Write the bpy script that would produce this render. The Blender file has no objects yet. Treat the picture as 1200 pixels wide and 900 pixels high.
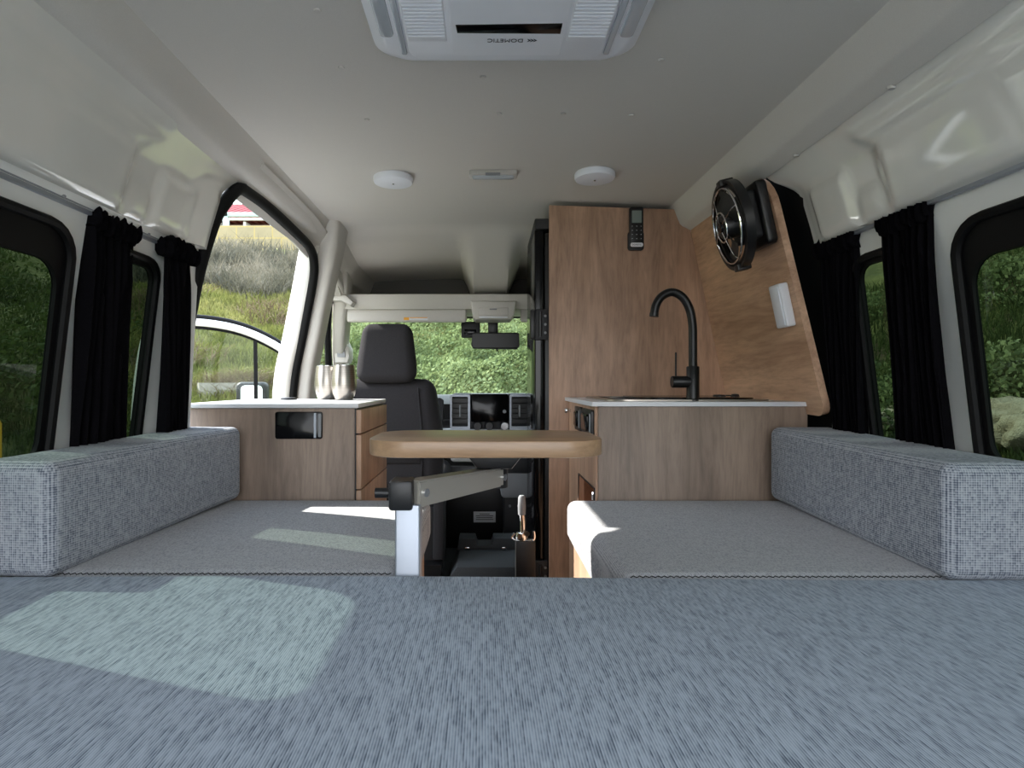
import bpy, bmesh, math, random
import numpy as np
from mathutils import Vector, Matrix, noise
from mathutils.geometry import delaunay_2d_cdt
random.seed(7); RNG = np.random.default_rng(11)
SC = bpy.context.scene; COL = SC.collection
PI = math.pi; R = math.radians
AX = 0.04                 # the van's own centre line (the camera stands a little to its left)
CAMZ = 0.81               # eye height over the van floor

# ------------------------------------------------------------------ colour / material helpers
def S(r, g, b):
    f = lambda c: (c/255/12.92) if c/255 <= .04045 else ((c/255+.055)/1.055)**2.4
    return (f(r), f(g), f(b), 1)
class NT:
    def __init__(s, name):
        s.m = bpy.data.materials.new(name); s.m.use_nodes = True
        s.t = s.m.node_tree; s.p = s.t.nodes['Principled BSDF']; s.out = s.t.nodes['Material Output']
    def n(s, typ, **kw):
        nd = s.t.nodes.new('ShaderNode'+typ)
        for k, v in kw.items():
            if k.startswith('i_'):
                key = k[2:]; key = int(key) if key.isdigit() else key.replace('_', ' ')
                nd.inputs[key].default_value = v
            else: setattr(nd, k, v)
        return nd
    def l(s, a, b): s.t.links.new(a, b)
    def coords(s, scale=(1, 1, 1), rot=(0, 0, 0)):
        c = s.n('TexCoord'); mp = s.n('Mapping'); mp.inputs['Scale'].default_value = scale
        mp.inputs['Rotation'].default_value = rot
        s.l(c.outputs['Object'], mp.inputs['Vector']); return mp.outputs['Vector']
    def ramp(s, fac, stops):
        r = s.n('ValToRGB'); e = r.color_ramp.elements
        while len(e) < len(stops): e.new(.5)
        for el, (p, c) in zip(e, stops): el.position = p; el.color = c
        s.l(fac, r.inputs['Fac']); return r.outputs['Color']
    def mix(s, fac, a, b, mode='MIX'):
        m = s.n('Mix', data_type='RGBA', blend_type=mode)
        for sock, v in ((m.inputs[0], fac), (m.inputs[6], a), (m.inputs[7], b)):
            if hasattr(v, 'links'): s.l(v, sock)
            else: sock.default_value = v
        return m.outputs[2]
    def bump(s, h, strength=.2, dist=.01):
        b = s.n('Bump'); b.inputs['Strength'].default_value = strength; b.inputs['Distance'].default_value = dist
        s.l(h, b.inputs['Height']); s.l(b.outputs['Normal'], s.p.inputs['Normal'])
def plain(name, col, rough=.5, metal=0, coat=0, spec=.5, grain=0, gscale=300):
    t = NT(name); p = t.p
    nz = t.n('TexNoise', i_Scale=gscale if grain else 6.0, i_Detail=3.0); t.l(t.coords(), nz.inputs['Vector'])
    d = grain if grain else .04
    a = tuple(c*(1-d) for c in col[:3])+(1,); b = tuple(min(1, c*(1+d)) for c in col[:3])+(1,)
    t.l(t.ramp(nz.outputs['Fac'], [(.3, a), (.7, b)]), p.inputs['Base Color'])
    p.inputs['Roughness'].default_value = rough; p.inputs['Metallic'].default_value = metal
    p.inputs['Coat Weight'].default_value = coat; p.inputs['Coat Roughness'].default_value = .05
    p.inputs['Specular IOR Level'].default_value = spec
    if grain: t.bump(nz.outputs['Fac'], .12, .002)
    return t.m
def wood(name, grain='z', light=(172, 136, 106), dark=(128, 98, 76), grey=0.0, seed=0, rough=.5):
    t = NT(name)
    sc = {'z': (1, 1, .12), 'x': (.12, 1, 1), 'y': (1, .12, 1)}[grain]
    v = t.coords(sc); off = t.n('VectorMath', operation='ADD'); off.inputs[1].default_value = (seed*3.7, seed*1.9, seed*2.3); t.l(v, off.inputs[0]); v = off.outputs[0]
    wob = t.n('TexNoise', i_Scale=6.0, i_Detail=2.0); t.l(v, wob.inputs['Vector'])
    wv = t.n('VectorMath', operation='MULTIPLY_ADD'); wv.inputs[1].default_value = (.10, .10, .10); t.l(wob.outputs['Color'], wv.inputs[0]); t.l(v, wv.inputs[2]); v = wv.outputs[0]
    n1 = t.n('TexNoise', i_Scale=3.2, i_Detail=1.5); t.l(v, n1.inputs['Vector'])
    mul = t.n('Math', operation='MULTIPLY'); mul.inputs[1].default_value = 44; t.l(n1.outputs['Fac'], mul.inputs[0])
    sn = t.n('Math', operation='SINE'); t.l(mul.outputs[0], sn.inputs[0])
    ring = t.n('MapRange'); ring.inputs[1].default_value = -1; ring.inputs[2].default_value = 1; t.l(sn.outputs[0], ring.inputs[0])
    fine = t.n('TexNoise', i_Scale=90.0, i_Detail=5.0, i_Roughness=.65); t.l(v, fine.inputs['Vector'])
    big = t.n('TexNoise', i_Scale=9.0, i_Detail=4.0, i_Roughness=.6); t.l(v, big.inputs['Vector'])
    blot = t.n('TexNoise', i_Scale=5.0, i_Detail=3.0); t.l(t.coords(), blot.inputs['Vector'])
    L = S(*light); D = S(*dark); MM = tuple((a+b)/2 for a, b in zip(L, D))
    c = t.ramp(big.outputs['Fac'], [(.34, D), (.5, MM), (.62, L)])
    c = t.mix(.22, c, t.ramp(ring.outputs[0], [(0, D), (.35, MM), (1, L)]))
    c = t.mix(.35, c, t.ramp(fine.outputs['Fac'], [(.36, tuple(q*.8 for q in D[:3])+(1,)), (.5, MM), (.62, L)]))
    c = t.mix(.35, c, t.ramp(blot.outputs['Fac'], [(.36, (.66, .65, .65, 1)), (.55, (1, 1, 1, 1))]), 'MULTIPLY')
    vein = t.n('TexNoise', i_Scale=2.6, i_Detail=4.0, i_Roughness=.55); t.l(v, vein.inputs['Vector'])
    c = t.mix(.55, c, t.ramp(vein.outputs['Fac'], [(.455, (1, 1, 1, 1)), (.495, (.62, .58, .55, 1)), (.505, (.80, .78, .76, 1)), (.56, (1, 1, 1, 1))]), 'MULTIPLY')
    if grey:
        g = sum(MM[:3])/3*.95; c = t.mix(grey, c, (g, g*.97, g*.93, 1))
    t.l(c, t.p.inputs['Base Color']); t.p.inputs['Roughness'].default_value = rough
    t.bump(fine.outputs['Fac'], .06, .001)
    return t.m
def fabric(name, light, dark, freq=(320, 14, 320), kind='stripe', pitch=.0044):
    t = NT(name)
    n1 = t.n('TexNoise', i_Scale=1.0, i_Detail=2.0, i_Roughness=.5); t.l(t.coords(freq), n1.inputs['Vector'])
    c0 = t.n('TexCoord'); sx = t.n('SeparateXYZ'); t.l(c0.outputs['Object'], sx.inputs[0])
    def wave(ax, p):
        m = t.n('Math', operation='MULTIPLY'); m.inputs[1].default_value = 2*PI/p; t.l(sx.outputs[ax], m.inputs[0])
        w = t.n('Math', operation='SINE'); t.l(m.outputs[0], w.inputs[0]); return w.outputs[0]
    def mad(a, k, b):
        m = t.n('Math', operation='MULTIPLY_ADD'); m.inputs[1].default_value = k; t.l(a, m.inputs[0])
        if hasattr(b, 'links'): t.l(b, m.inputs[2])
        else: m.inputs[2].default_value = b
        return m.outputs[0]
    def cell(ax, p):
        m = t.n('Math', operation='DIVIDE'); m.inputs[1].default_value = p; t.l(sx.outputs[ax], m.inputs[0])
        f = t.n('Math', operation='FLOOR'); t.l(m.outputs[0], f.inputs[0]); return f.outputs[0]
    def vec(x, y, z):
        c = t.n('CombineXYZ')
        for q, v in zip(c.inputs, (x, y, z)):
            if hasattr(v, 'links'): t.l(v, q)
            else: q.default_value = v
        return c.outputs[0]
    if kind == 'stripe':     # threads along the length, each with its own dashes
        dash = t.n('TexNoise', i_Scale=1.0, i_Detail=2.0, i_Roughness=.6)
        t.l(vec(mad(cell('X', pitch), 7.31, 0), mad(sx.outputs['Y'], freq[1], 0), mad(sx.outputs['Z'], freq[2], 0)), dash.inputs['Vector'])
        h = mad(wave('X', pitch), .085, mad(dash.outputs['Fac'], .52, mad(n1.outputs['Fac'], .06, .225)))
    else:                    # basket weave with slubs running up the face
        wn = t.n('TexWhiteNoise'); t.l(vec(cell('X', pitch), cell('Y', pitch), cell('Z', pitch)), wn.inputs['Vector'])
        n2 = t.n('TexNoise', i_Scale=1.0, i_Detail=2.0); t.l(t.coords((500, 500, 25)), n2.inputs['Vector'])
        h = mad(wave('X', pitch), .05, mad(wave('Y', pitch), .05, mad(wave('Z', pitch), .07, mad(wn.outputs['Value'], .13, mad(n2.outputs['Fac'], .30, mad(n1.outputs['Fac'], .08, .235))))))
    big = t.n('TexNoise', i_Scale=3.0, i_Detail=2.0); t.l(t.coords(), big.inputs['Vector'])
    L, D = S(*light), S(*dark)
    c = t.ramp(h, [(.36, D), (.48, tuple(.6*a+.4*b for a, b in zip(L, D))), (.62, L)])
    c = t.mix(.2, c, t.ramp(big.outputs['Fac'], [(.3, (.86, .86, .87, 1)), (.7, (1, 1, 1, 1))]), 'MULTIPLY')
    t.l(c, t.p.inputs['Base Color']); t.p.inputs['Roughness'].default_value = .95
    t.p.inputs['Specular IOR Level'].default_value = .1
    t.p.inputs['Sheen Weight'].default_value = .12; t.p.inputs['Sheen Roughness'].default_value = .5
    t.bump(h, .3, .0015)
    return t.m
def glass(name, tint, gloss=.6):
    t = NT(name); t.t.nodes.remove(t.p)
    tr = t.n('BsdfTransparent'); tr.inputs['Color'].default_value = tint
    gl = t.n('BsdfGlossy', i_Roughness=.02); gl.inputs['Color'].default_value = (gloss, gloss, gloss, 1)
    lw = t.n('LayerWeight'); mx = t.n('MixShader'); pw = t.n('Math', operation='POWER'); pw.inputs[1].default_value = 4.0
    t.l(lw.outputs['Facing'], pw.inputs[0]); ml = t.n('MapRange'); ml.inputs[3].default_value = .03; ml.inputs[4].default_value = .9
    t.l(pw.outputs[0], ml.inputs[0]); t.l(ml.outputs[0], mx.inputs[0]); t.l(tr.outputs[0], mx.inputs[1]); t.l(gl.outputs[0], mx.inputs[2])
    t.l(mx.outputs[0], t.out.inputs['Surface'])
    return t.m
def veg(name, cols, scale=1.2, rough=.8, trans=0, detail=4.0):
    t = NT(name)
    n1 = t.n('TexNoise', i_Scale=scale, i_Detail=detail, i_Roughness=.65); t.l(t.coords(), n1.inputs['Vector'])
    n2 = t.n('TexNoise', i_Scale=scale*14, i_Detail=3.0); t.l(t.coords(), n2.inputs['Vector'])
    k = len(cols)-1
    c = t.ramp(n1.outputs['Fac'], [(.32+.36*i/k, S(*x)) for i, x in enumerate(cols)])
    c = t.mix(.5, c, t.ramp(n2.outputs['Fac'], [(.3, (.55, .55, .5, 1)), (.7, (1.0, 1.0, 1.0, 1))]), 'MULTIPLY')
    t.l(c, t.p.inputs['Base Color']); t.p.inputs['Roughness'].default_value = rough
    t.p.inputs['Specular IOR Level'].default_value = .15
    t.bump(n2.outputs['Fac'], .5, .05)
    if trans:
        ts = t.n('BsdfTranslucent'); t.l(c, ts.inputs['Color']); mx = t.n('MixShader'); mx.inputs[0].default_value = trans
        t.l(t.p.outputs[0], mx.inputs[1]); t.l(ts.outputs[0], mx.inputs[2]); t.l(mx.outputs[0], t.out.inputs['Surface'])
    return t.m
M = dict(
    liner=plain('headliner', S(205, 202, 196), .9, grain=.03, gscale=500, spec=.15),
    paint=plain('white body paint', S(222, 221, 214), .08, coat=1),
    paint_in=plain('satin white body paint', S(220, 221, 217), .35),
    plastic=plain('light grey plastic', S(196, 193, 187), .55, grain=.02),
    plastic_mid=plain('mid grey plastic', S(138, 141, 145), .5, grain=.03),
    plastic_dark=plain('charcoal plastic', S(30, 31, 34), .55, grain=.05),
    carpet=plain('dark floor mat', S(64, 67, 70), .85, grain=.12, gscale=200),
    lining=plain('shade darkened grey lining', S(92, 90, 87), .9, grain=.05),  # recess shade painted into this grey
    black=plain('black plastic', S(20, 20, 22), .4),
    rubber=plain('black rubber', S(9, 9, 10), .6, spec=.2),
    gloss_black=plain('gloss black', S(7, 7, 9), .12, spec=.25),
    tap=plain('matt black metal', S(16, 16, 17), .38, spec=.4),
    alu=plain('anodised aluminium', S(168, 174, 184), .42, metal=.6),
    arm=plain('grey table arm', S(172, 168, 160), .4, metal=.45),
    chrome=plain('chrome', S(225, 226, 228), .1, metal=1),
    white=plain('white plastic', S(225, 227, 232), .4),
    lamp=plain('white lamp diffuser', S(232, 236, 244), .35),
    clear=plain('clear lens plastic', S(190, 196, 202), .08, coat=.8),
    ac=plain('appliance white', S(236, 238, 243), .42),
    grille=plain('appliance grille', S(200, 202, 208), .5),
    stone=plain('pale stone benchtop', S(215, 217, 220), .3),
    steel=None,
    seat=plain('charcoal seat cloth', S(53, 52, 54), .95, grain=.2, gscale=420, spec=.1),
    curtain=plain('black curtain cloth', S(13, 12, 15), .95, grain=.2, gscale=200, spec=.05),
    glass_dark=glass('tinted window glass', (.085, .112, .09, 1), .45),
    glass=glass('windscreen glass', (.86, .93, .88, 1), .5),
    oak_v=wood('oak laminate upright grain', 'z', (200, 164, 137), (152, 122, 102), seed=1),
    oak_front=wood('grey oak laminate', 'z', (164, 142, 124), (116, 97, 83), .10, seed=4),
    oak_y=wood('oak laminate lengthwise grain', 'y', (228, 190, 158), (178, 140, 113), seed=2),
    oak_x=wood('oak table laminate', 'x', (196, 162, 128), (160, 128, 100), seed=3, rough=.3),
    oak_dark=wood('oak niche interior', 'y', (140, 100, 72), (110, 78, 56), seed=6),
    mattress=fabric('grey striped upholstery', (174, 185, 199), (90, 101, 117), (90, 40, 90), 'stripe', .0026),
    seatcloth=fabric('grey woven seat upholstery', (180, 181, 184), (120, 122, 128), (60, 160, 300), 'stripe', .0024),
    bolster=fabric('grey tweed upholstery', (172, 176, 182), (84, 91, 104), (60, 60, 60), 'tweed', .0038),
    lcd=plain('lcd glass', S(120, 132, 128), .2),
    label=plain('printed label', S(212, 214, 218), .5),
    ink=plain('dark ink', S(48, 48, 52), .6),
    yellow=plain('yellow print', S(226, 160, 40), .5),
    ypole=plain('yellow post paint', S(225, 170, 30), .5),
    mirror=plain('mirror glass', S(230, 235, 238), .02, metal=1),
    roof=plain('red roof tile', S(176, 88, 92), .8),
    gutter=plain('pale gutter', S(220, 222, 225), .5),
    fence=plain('grey green rail', S(150, 172, 164), .5),
    brick=plain('house wall brick', S(120, 90, 84), .85),
    concrete=plain('grey concrete', S(138, 134, 124), .9, grain=.15, gscale=20),
    ground=plain('pale gravel', S(150, 146, 138), .95, grain=.2, gscale=40),
)
def steel_mat():
    t = NT('brushed steel'); n = t.n('TexNoise', i_Scale=1.0, i_Detail=3.0); t.l(t.coords((4, 4, 900)), n.inputs['Vector'])
    t.l(t.ramp(n.outputs['Fac'], [(.3, S(150, 143, 135)), (.7, S(186, 180, 172))]), t.p.inputs['Base Color'])
    t.p.inputs['Metallic'].default_value = 1; t.p.inputs['Roughness'].default_value = .3; t.bump(n.outputs['Fac'], .1, .001); return t.m
M['steel'] = steel_mat()
def block_mat():
    t = NT('limestone block wall'); br = t.n('TexBrick', i_Scale=1.0); br.inputs['Mortar Size'].default_value = .018
    br.inputs['Brick Width'].default_value = .47; br.inputs['Row Height'].default_value = .30
    br.inputs['Color1'].default_value = S(150, 138, 104); br.inputs['Color2'].default_value = S(140, 130, 100); br.inputs['Mortar'].default_value = S(158, 142, 92)
    t.l(t.coords((1, 1, 1), (-PI/2, 0, 0)), br.inputs['Vector'])
    n = t.n('TexNoise', i_Scale=5.0, i_Detail=4.0); t.l(t.coords(), n.inputs['Vector'])
    t.l(t.mix(.4, br.outputs['Color'], t.ramp(n.outputs['Fac'], [(.3, (.75, .75, .75, 1)), (.7, (1, 1, 1, 1))]), 'MULTIPLY'), t.p.inputs['Base Color'])
    t.p.inputs['Roughness'].default_value = .9; return t.m
M['block'] = block_mat()
M['grass'] = veg('grassy earth', [(84, 72, 54), (86, 88, 50), (104, 106, 60), (122, 118, 74)], .9)
M['blade'] = veg('green grass', [(88, 94, 52), (116, 122, 66), (144, 144, 88), (154, 146, 102)], .8, trans=.3)
M['blade_r'] = veg('deep green grass', [(58, 68, 38), (78, 92, 50), (98, 108, 64)], .9, trans=.3)
M['tall'] = veg('grey green reed grass', [(74, 76, 66), (110, 108, 94), (150, 144, 128)], 1.5, trans=.25)
M['shrub'] = veg('leafy ground cover', [(76, 88, 58), (118, 131, 86), (164, 173, 126)], .7, trans=.3)
M['dry'] = veg('dry brown brush', [(96, 84, 66), (124, 110, 88), (146, 132, 108)], 2, trans=.2)
M['rock'] = veg('pale limestone rock', [(140, 128, 108), (178, 166, 144), (205, 196, 176)], 6, .95)

# ------------------------------------------------------------------ mesh helpers
def NB(): return bmesh.new()
def box(bm, x0, x1, y0, y1, z0, z1, bev=0, seg=2, M4=None):
    r = bmesh.ops.create_cube(bm, size=1); vs = r['verts']
    for v in vs:
        v.co = Vector(((x0+x1)/2+v.co.x*(x1-x0), (y0+y1)/2+v.co.y*(y1-y0), (z0+z1)/2+v.co.z*(z1-z0)))
    if bev:
        es = list({e for v in vs for e in v.link_edges})
        g = bmesh.ops.bevel(bm, geom=es, offset=bev, segments=seg, affect='EDGES', profile=.5); vs = list({v for f in g['faces'] for v in f.verts} | {v for v in vs if v.is_valid})
    if M4 is not None:
        for v in vs: v.co = M4 @ v.co
    return vs
def prism(bm, pts, axis, a0, a1, bev=0, seg=2, M4=None):
    def P(u, v, a): return Vector({'x': (a, u, v), 'y': (u, a, v), 'z': (u, v, a)}[axis])
    lo = [bm.verts.new(P(u, v, a0)) for u, v in pts]; hi = [bm.verts.new(P(u, v, a1)) for u, v in pts]
    n = len(pts); fs = [bm.faces.new(lo), bm.faces.new(hi)]
    for i in range(n): fs.append(bm.faces.new((lo[i], lo[(i+1) % n], hi[(i+1) % n], hi[i])))
    bmesh.ops.recalc_face_normals(bm, faces=fs)
    vs = lo+hi
    if bev:
        es = list({e for f in fs[:2] for e in f.edges})
        g = bmesh.ops.bevel(bm, geom=es, offset=bev, segments=seg, affect='EDGES', profile=.5); vs = list({v for f in g['faces'] for v in f.verts} | {v for v in vs if v.is_valid})
    if M4 is not None:
        for v in vs: v.co = M4 @ v.co
    return vs
def frames(pts, closed=False, ref=None):
    n = len(pts); T = []
    for i in range(n):
        a = pts[(i-1) % n] if (closed or i > 0) else pts[i]; b = pts[(i+1) % n] if (closed or i < n-1) else pts[i]
        T.append((b-a).normalized())
    out = []; u = None
    for t in T:
        if ref is not None: u = (ref-t*ref.dot(t)).normalized()
        elif u is None:
            h = Vector((0, 0, 1)) if abs(t.z) < .9 else Vector((1, 0, 0)); u = (h-t*h.dot(t)).normalized()
        else: u = (u-t*u.dot(t)).normalized()
        out.append((u, t.cross(u)))
    return out
def sweep(bm, pts, sec, closed=False, ref=None, scale=None):
    pts = [Vector(p) for p in pts]; fr = frames(pts, closed, Vector(ref) if ref else None); rings = []
    for i, (p, (u, w)) in enumerate(zip(pts, fr)):
        k = scale[i] if scale else 1
        rings.append([bm.verts.new(p+u*a*k+w*b*k) for a, b in sec])
    m = len(sec); n = len(rings); fs = []
    for i in range(n if closed else n-1):
        A, B = rings[i], rings[(i+1) % n]
        for j in range(m): fs.append(bm.faces.new((A[j], A[(j+1) % m], B[(j+1) % m], B[j])))
    if not closed: fs += [bm.faces.new(rings[0]), bm.faces.new(rings[-1])]
    bmesh.ops.recalc_face_normals(bm, faces=fs)
    return [v for r in rings for v in r]
def circ(r, n=10): return [(r*math.cos(2*PI*i/n), r*math.sin(2*PI*i/n)) for i in range(n)]
def rect(a, b): return [(-a/2, -b/2), (a/2, -b/2), (a/2, b/2), (-a/2, b/2)]
def rrect(x0, x1, y0, y1, r, n=5):
    out = []
    for cx, cy, a in ((x1-r, y1-r, 0), (x0+r, y1-r, 90), (x0+r, y0+r, 180), (x1-r, y0+r, 270)):
        for i in range(n+1):
            t = R(a+90*i/n); out.append((cx+r*math.cos(t), cy+r*math.sin(t)))
    return out
def tube(bm, pts, r, n=10, closed=False):
    return sweep(bm, pts, circ(1 if isinstance(r, list) else r, n), closed, None, r if isinstance(r, list) else None)
def smooth_path(pts, k=6):
    P = [Vector(p) for p in pts]; out = []
    for i in range(len(P)-1):
        a, b, c, d = P[max(i-1, 0)], P[i], P[i+1], P[min(i+2, len(P)-1)]
        for j in range(k):
            t = j/k; out.append(.5*((2*b)+(c-a)*t+(2*a-5*b+4*c-d)*t*t+(3*b-a-3*c+d)*t**3))
    out.append(P[-1]); return out
def lathe(bm, prof, c=(0, 0, 0), n=32, M4=None):
    rings = []; fs = []
    for r, z in prof:
        if r < 1e-6: rings.append([bm.verts.new((c[0], c[1], c[2]+z))])
        else: rings.append([bm.verts.new((c[0]+r*math.cos(2*PI*i/n), c[1]+r*math.sin(2*PI*i/n), c[2]+z)) for i in range(n)])
    for A, B in zip(rings, rings[1:]):
        for i in range(n):
            j = (i+1) % n
            if len(A) == 1 and len(B) == 1: continue
            if len(A) == 1: fs.append(bm.faces.new((A[0], B[i], B[j])))
            elif len(B) == 1: fs.append(bm.faces.new((A[i], A[j], B[0])))
            else: fs.append(bm.faces.new((A[i], A[j], B[j], B[i])))
    bmesh.ops.recalc_face_normals(bm, faces=fs)
    vs = [v for r in rings for v in r]
    if M4 is not None:
        for v in vs: v.co = M4 @ v.co
    return vs
def grid(bm, us, vs, f):
    V = [[bm.verts.new(f(u, v)) for v in vs] for u in us]
    for i in range(len(us)-1):
        for j in range(len(vs)-1): bm.faces.new((V[i][j], V[i+1][j], V[i+1][j+1], V[i][j+1]))
    return V
def rbox(bm, x0, x1, y0, y1, z0, z1, r, k=5, n=14, bulge=0, fn=None):
    """rounded upholstered block with a little crown on every face"""
    def arr(lo, hi):
        c = [lo+r*(1-math.tan(PI/4*(1-i/k))) for i in range(k)]
        mid = list(np.linspace(lo+r, hi-r, n)); return c+mid+[lo+hi-q for q in reversed(c)]
    A = [arr(x0, x1), arr(y0, y1), arr(z0, z1)]; LO = (x0, y0, z0); HI = (x1, y1, z1)
    vd = {}
    def vert(i, j, l):
        key = (i, j, l)
        if key in vd: return vd[key]
        p = [A[0][i], A[1][j], A[2][l]]; q = [min(max(p[a], LO[a]+r), HI[a]-r) for a in range(3)]
        d = Vector(p)-Vector(q); co = Vector(q)+d.normalized()*r
        if bulge:
            U = [(2*(co[a]-LO[a])/(HI[a]-LO[a])-1) for a in range(3)]
            c = Vector((0, 0, 0)); dn = d.normalized()
            w = lambda a, b: max(0, 1-U[a]**4)*max(0, 1-U[b]**4)
            c.x = dn.x*w(1, 2); c.y = dn.y*w(0, 2); c.z = dn.z*w(0, 1); co += c*bulge
        if fn: co = fn(co)
        vd[key] = bm.verts.new(co); return vd[key]
    N = [len(a) for a in A]; fs = []
    for ax in range(3):
        b, c = [(1, 2), (2, 0), (0, 1)][ax]
        for side in (0, N[ax]-1):
            for i in range(N[b]-1):
                for j in range(N[c]-1):
                    q = []
                    for di, dj in ((0, 0), (1, 0), (1, 1), (0, 1)):
                        idx = [0, 0, 0]; idx[ax] = side; idx[b] = i+di; idx[c] = j+dj; q.append(vert(*idx))
                    fs.append(bm.faces.new(q if side else q[::-1]))
def holed(bm, outer, holes, step, f, thick=None):
    """sheet in 2D with holes, mapped into space by f(u, v)"""
    pts = []; edges = []
    def loop(L):
        s = len(pts); pts.extend(L); edges.extend((s+i, s+(i+1) % len(L)) for i in range(len(L)))
    loop(outer)
    for h in holes: loop(h)
    def inside(p, L):
        c = False
        for i in range(len(L)):
            (x1, y1), (x2, y2) = L[i], L[i-1]
            if (y1 > p[1]) != (y2 > p[1]) and p[0] < (x2-x1)*(p[1]-y1)/(y2-y1)+x1: c = not c
        return c
    us = [p[0] for p in outer]; vs = [p[1] for p in outer]
    def near(p, L): return any((p[0]-q[0])**2+(p[1]-q[1])**2 < (step*.4)**2 for q in L)
    if step:
        for u in np.arange(min(us)+step*.5, max(us), step):
            for v in np.arange(min(vs)+step*.5, max(vs), step):
                p = (u, v)
                if inside(p, outer) and not any(inside(p, h) or near(p, h) for h in holes) and not near(p, outer): pts.append(p)
    r = delaunay_2d_cdt([Vector(p) for p in pts], edges, [], 2, 1e-6)
    V = [bm.verts.new(f(p.x, p.y)) for p in r[0]]
    for t in r[2]:
        c = sum((r[0][i] for i in t), Vector((0, 0)))/len(t)
        if any(inside(c, h) for h in holes): continue
        bm.faces.new([V[i] for i in t])
    for v in [v for v in bm.verts if not v.link_faces]: bm.verts.remove(v)
def solid(bm, t): 
    bmesh.ops.recalc_face_normals(bm, faces=bm.faces[:])
    bm.normal_update(); nrm = {v.index: v.normal.copy() for v in bm.verts}
    bm.verts.index_update(); nrm = [v.normal.copy() for v in bm.verts]; n0 = len(nrm)
    ext = bmesh.ops.extrude_face_region(bm, geom=bm.faces[:]); ev = [g for g in ext['geom'] if isinstance(g, bmesh.types.BMVert)]
    old = list(bm.verts)[:n0]; key = {tuple(round(c, 7) for c in v.co): nrm[i] for i, v in enumerate(old)}
    for v in ev: v.co -= key.get(tuple(round(c, 7) for c in v.co), Vector((0, 0, 1)))*t
    bmesh.ops.recalc_face_normals(bm, faces=bm.faces[:])

# ------------------------------------------------------------------ object helpers
def obj(name, bm, mat, parent=None, ang=38, smooth=True):
    me = bpy.data.meshes.new(name)
    if smooth:
        for f in bm.faces: f.smooth = True
        lim = R(ang)
        for e in bm.edges:
            if len(e.link_faces) == 2 and e.calc_face_angle(0) > lim: e.smooth = False
    bm.to_mesh(me); bm.free(); me.materials.append(M[mat] if isinstance(mat, str) else mat)
    o = bpy.data.objects.new(name, me); COL.objects.link(o)
    if parent is None:
        xs = [v.co for v in me.vertices]
        if xs:
            b = Vector(((min(v.x for v in xs)+max(v.x for v in xs))/2, (min(v.y for v in xs)+max(v.y for v in xs))/2, min(v.z for v in xs)))
            me.transform(Matrix.Translation(-b)); o.location = b
    else:
        me.transform(Matrix.Translation(-wloc(parent))); o.parent = parent
    return o
def wloc(o):
    v = Vector(o.location)
    return v+wloc(o.parent) if o.parent else v
def tag(o, label=None, cat=None, group=None, kind=None):
    if label: o['label'] = label
    if cat: o['category'] = cat
    if group: o['group'] = group
    if kind: o['kind'] = kind
    return o
def thing(name, loc, label, cat, group=None, kind=None):
    o = bpy.data.objects.new(name, None); o.empty_display_size = .05; COL.objects.link(o); o.location = loc
    return tag(o, label, cat, group, kind)
def struct(name, bm, mat, label, cat, parent=None, ang=38):
    return tag(obj(name, bm, mat, parent, ang), label, cat, None, 'structure')
def copy_tree(o, parent=None):
    c = o.copy(); COL.objects.link(c); c.parent = parent
    for ch in list(o.children): copy_tree(ch, c)
    return c
def text_part(name, body, size, mat, parent, loc, rot, center=True):
    cu = bpy.data.curves.new(name, 'FONT'); cu.body = body; cu.size = size; cu.extrude = size*.02
    if center: cu.align_x = 'CENTER'; cu.align_y = 'CENTER'
    tmp = bpy.data.objects.new(name+'_curve', cu); COL.objects.link(tmp)
    dg = bpy.context.evaluated_depsgraph_get(); dg.update()
    me = bpy.data.meshes.new_from_object(tmp.evaluated_get(dg)); bpy.data.objects.remove(tmp)
    me.transform(Matrix.Translation(loc) @ rot.to_4x4())
    me.transform(Matrix.Translation(-wloc(parent)))
    me.materials.clear(); me.materials.append(M[mat])
    o = bpy.data.objects.new(name, me); COL.objects.link(o); o.parent = parent; return o
def ss(a, b, x):
    t = min(max((x-a)/(b-a), 0), 1); return t*t*(3-2*t)
def interp(tab, x):
    for (a, fa), (b, fb) in zip(tab, tab[1:]):
        if x <= b: return fa+(fb-fa)*max(0, (x-a))/(b-a) if x > a else fa
    return tab[-1][1]

# ------------------------------------------------------------------ the van shell
WLOW = [(-.1, .87), (.6, .872), (.75, .868), (.95, .845), (1.10, .815), (1.17, .80)]
WUP = [(1.13, .79), (1.2, .772), (1.28, .748), (1.34, .716), (1.38, .69), (1.42, .67)]
def low_x(side, z): return AX+(.014 if side < 0 else 0)+side*interp(WLOW, z)
def ramp(side, y): return (.032*ss(1.40, 1.50, y)-.008*ss(1.50, 1.53, y)) if side < 0 else .012*ss(1.42, 1.5, y)**2
def up_x(side, y, z):
    w = interp(WUP, z)
    b = ss(1.21, 1.17, y)*ss(1.30, 1.27, z)*ss(1.14, 1.17, z)             # stamped panels of the body side
    b += ss(1.29, 1.31, y)*ss(1.45, 1.42, y)*ss(1.285, 1.255, z)*ss(1.14, 1.17, z)
    b += .5*ss(1.20, 1.23, y)*ss(1.30, 1.27, y)*ss(1.22, 1.20, z)*ss(1.15, 1.17, z)
    w -= .013*b
    e = ss(1.23, 1.19, y)
    w -= e*(.009*math.exp(-((z-1.305)/.016)**2)+.009*math.exp(-((z-1.365)/.016)**2))   # lengthwise beads under the headliner
    return AX+(.014 if side < 0 else 0)+ramp(side, y)*ss(1.335, 1.27, z)+side*w
ZS = np.arange(1.152, 1.425, .012)
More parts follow.
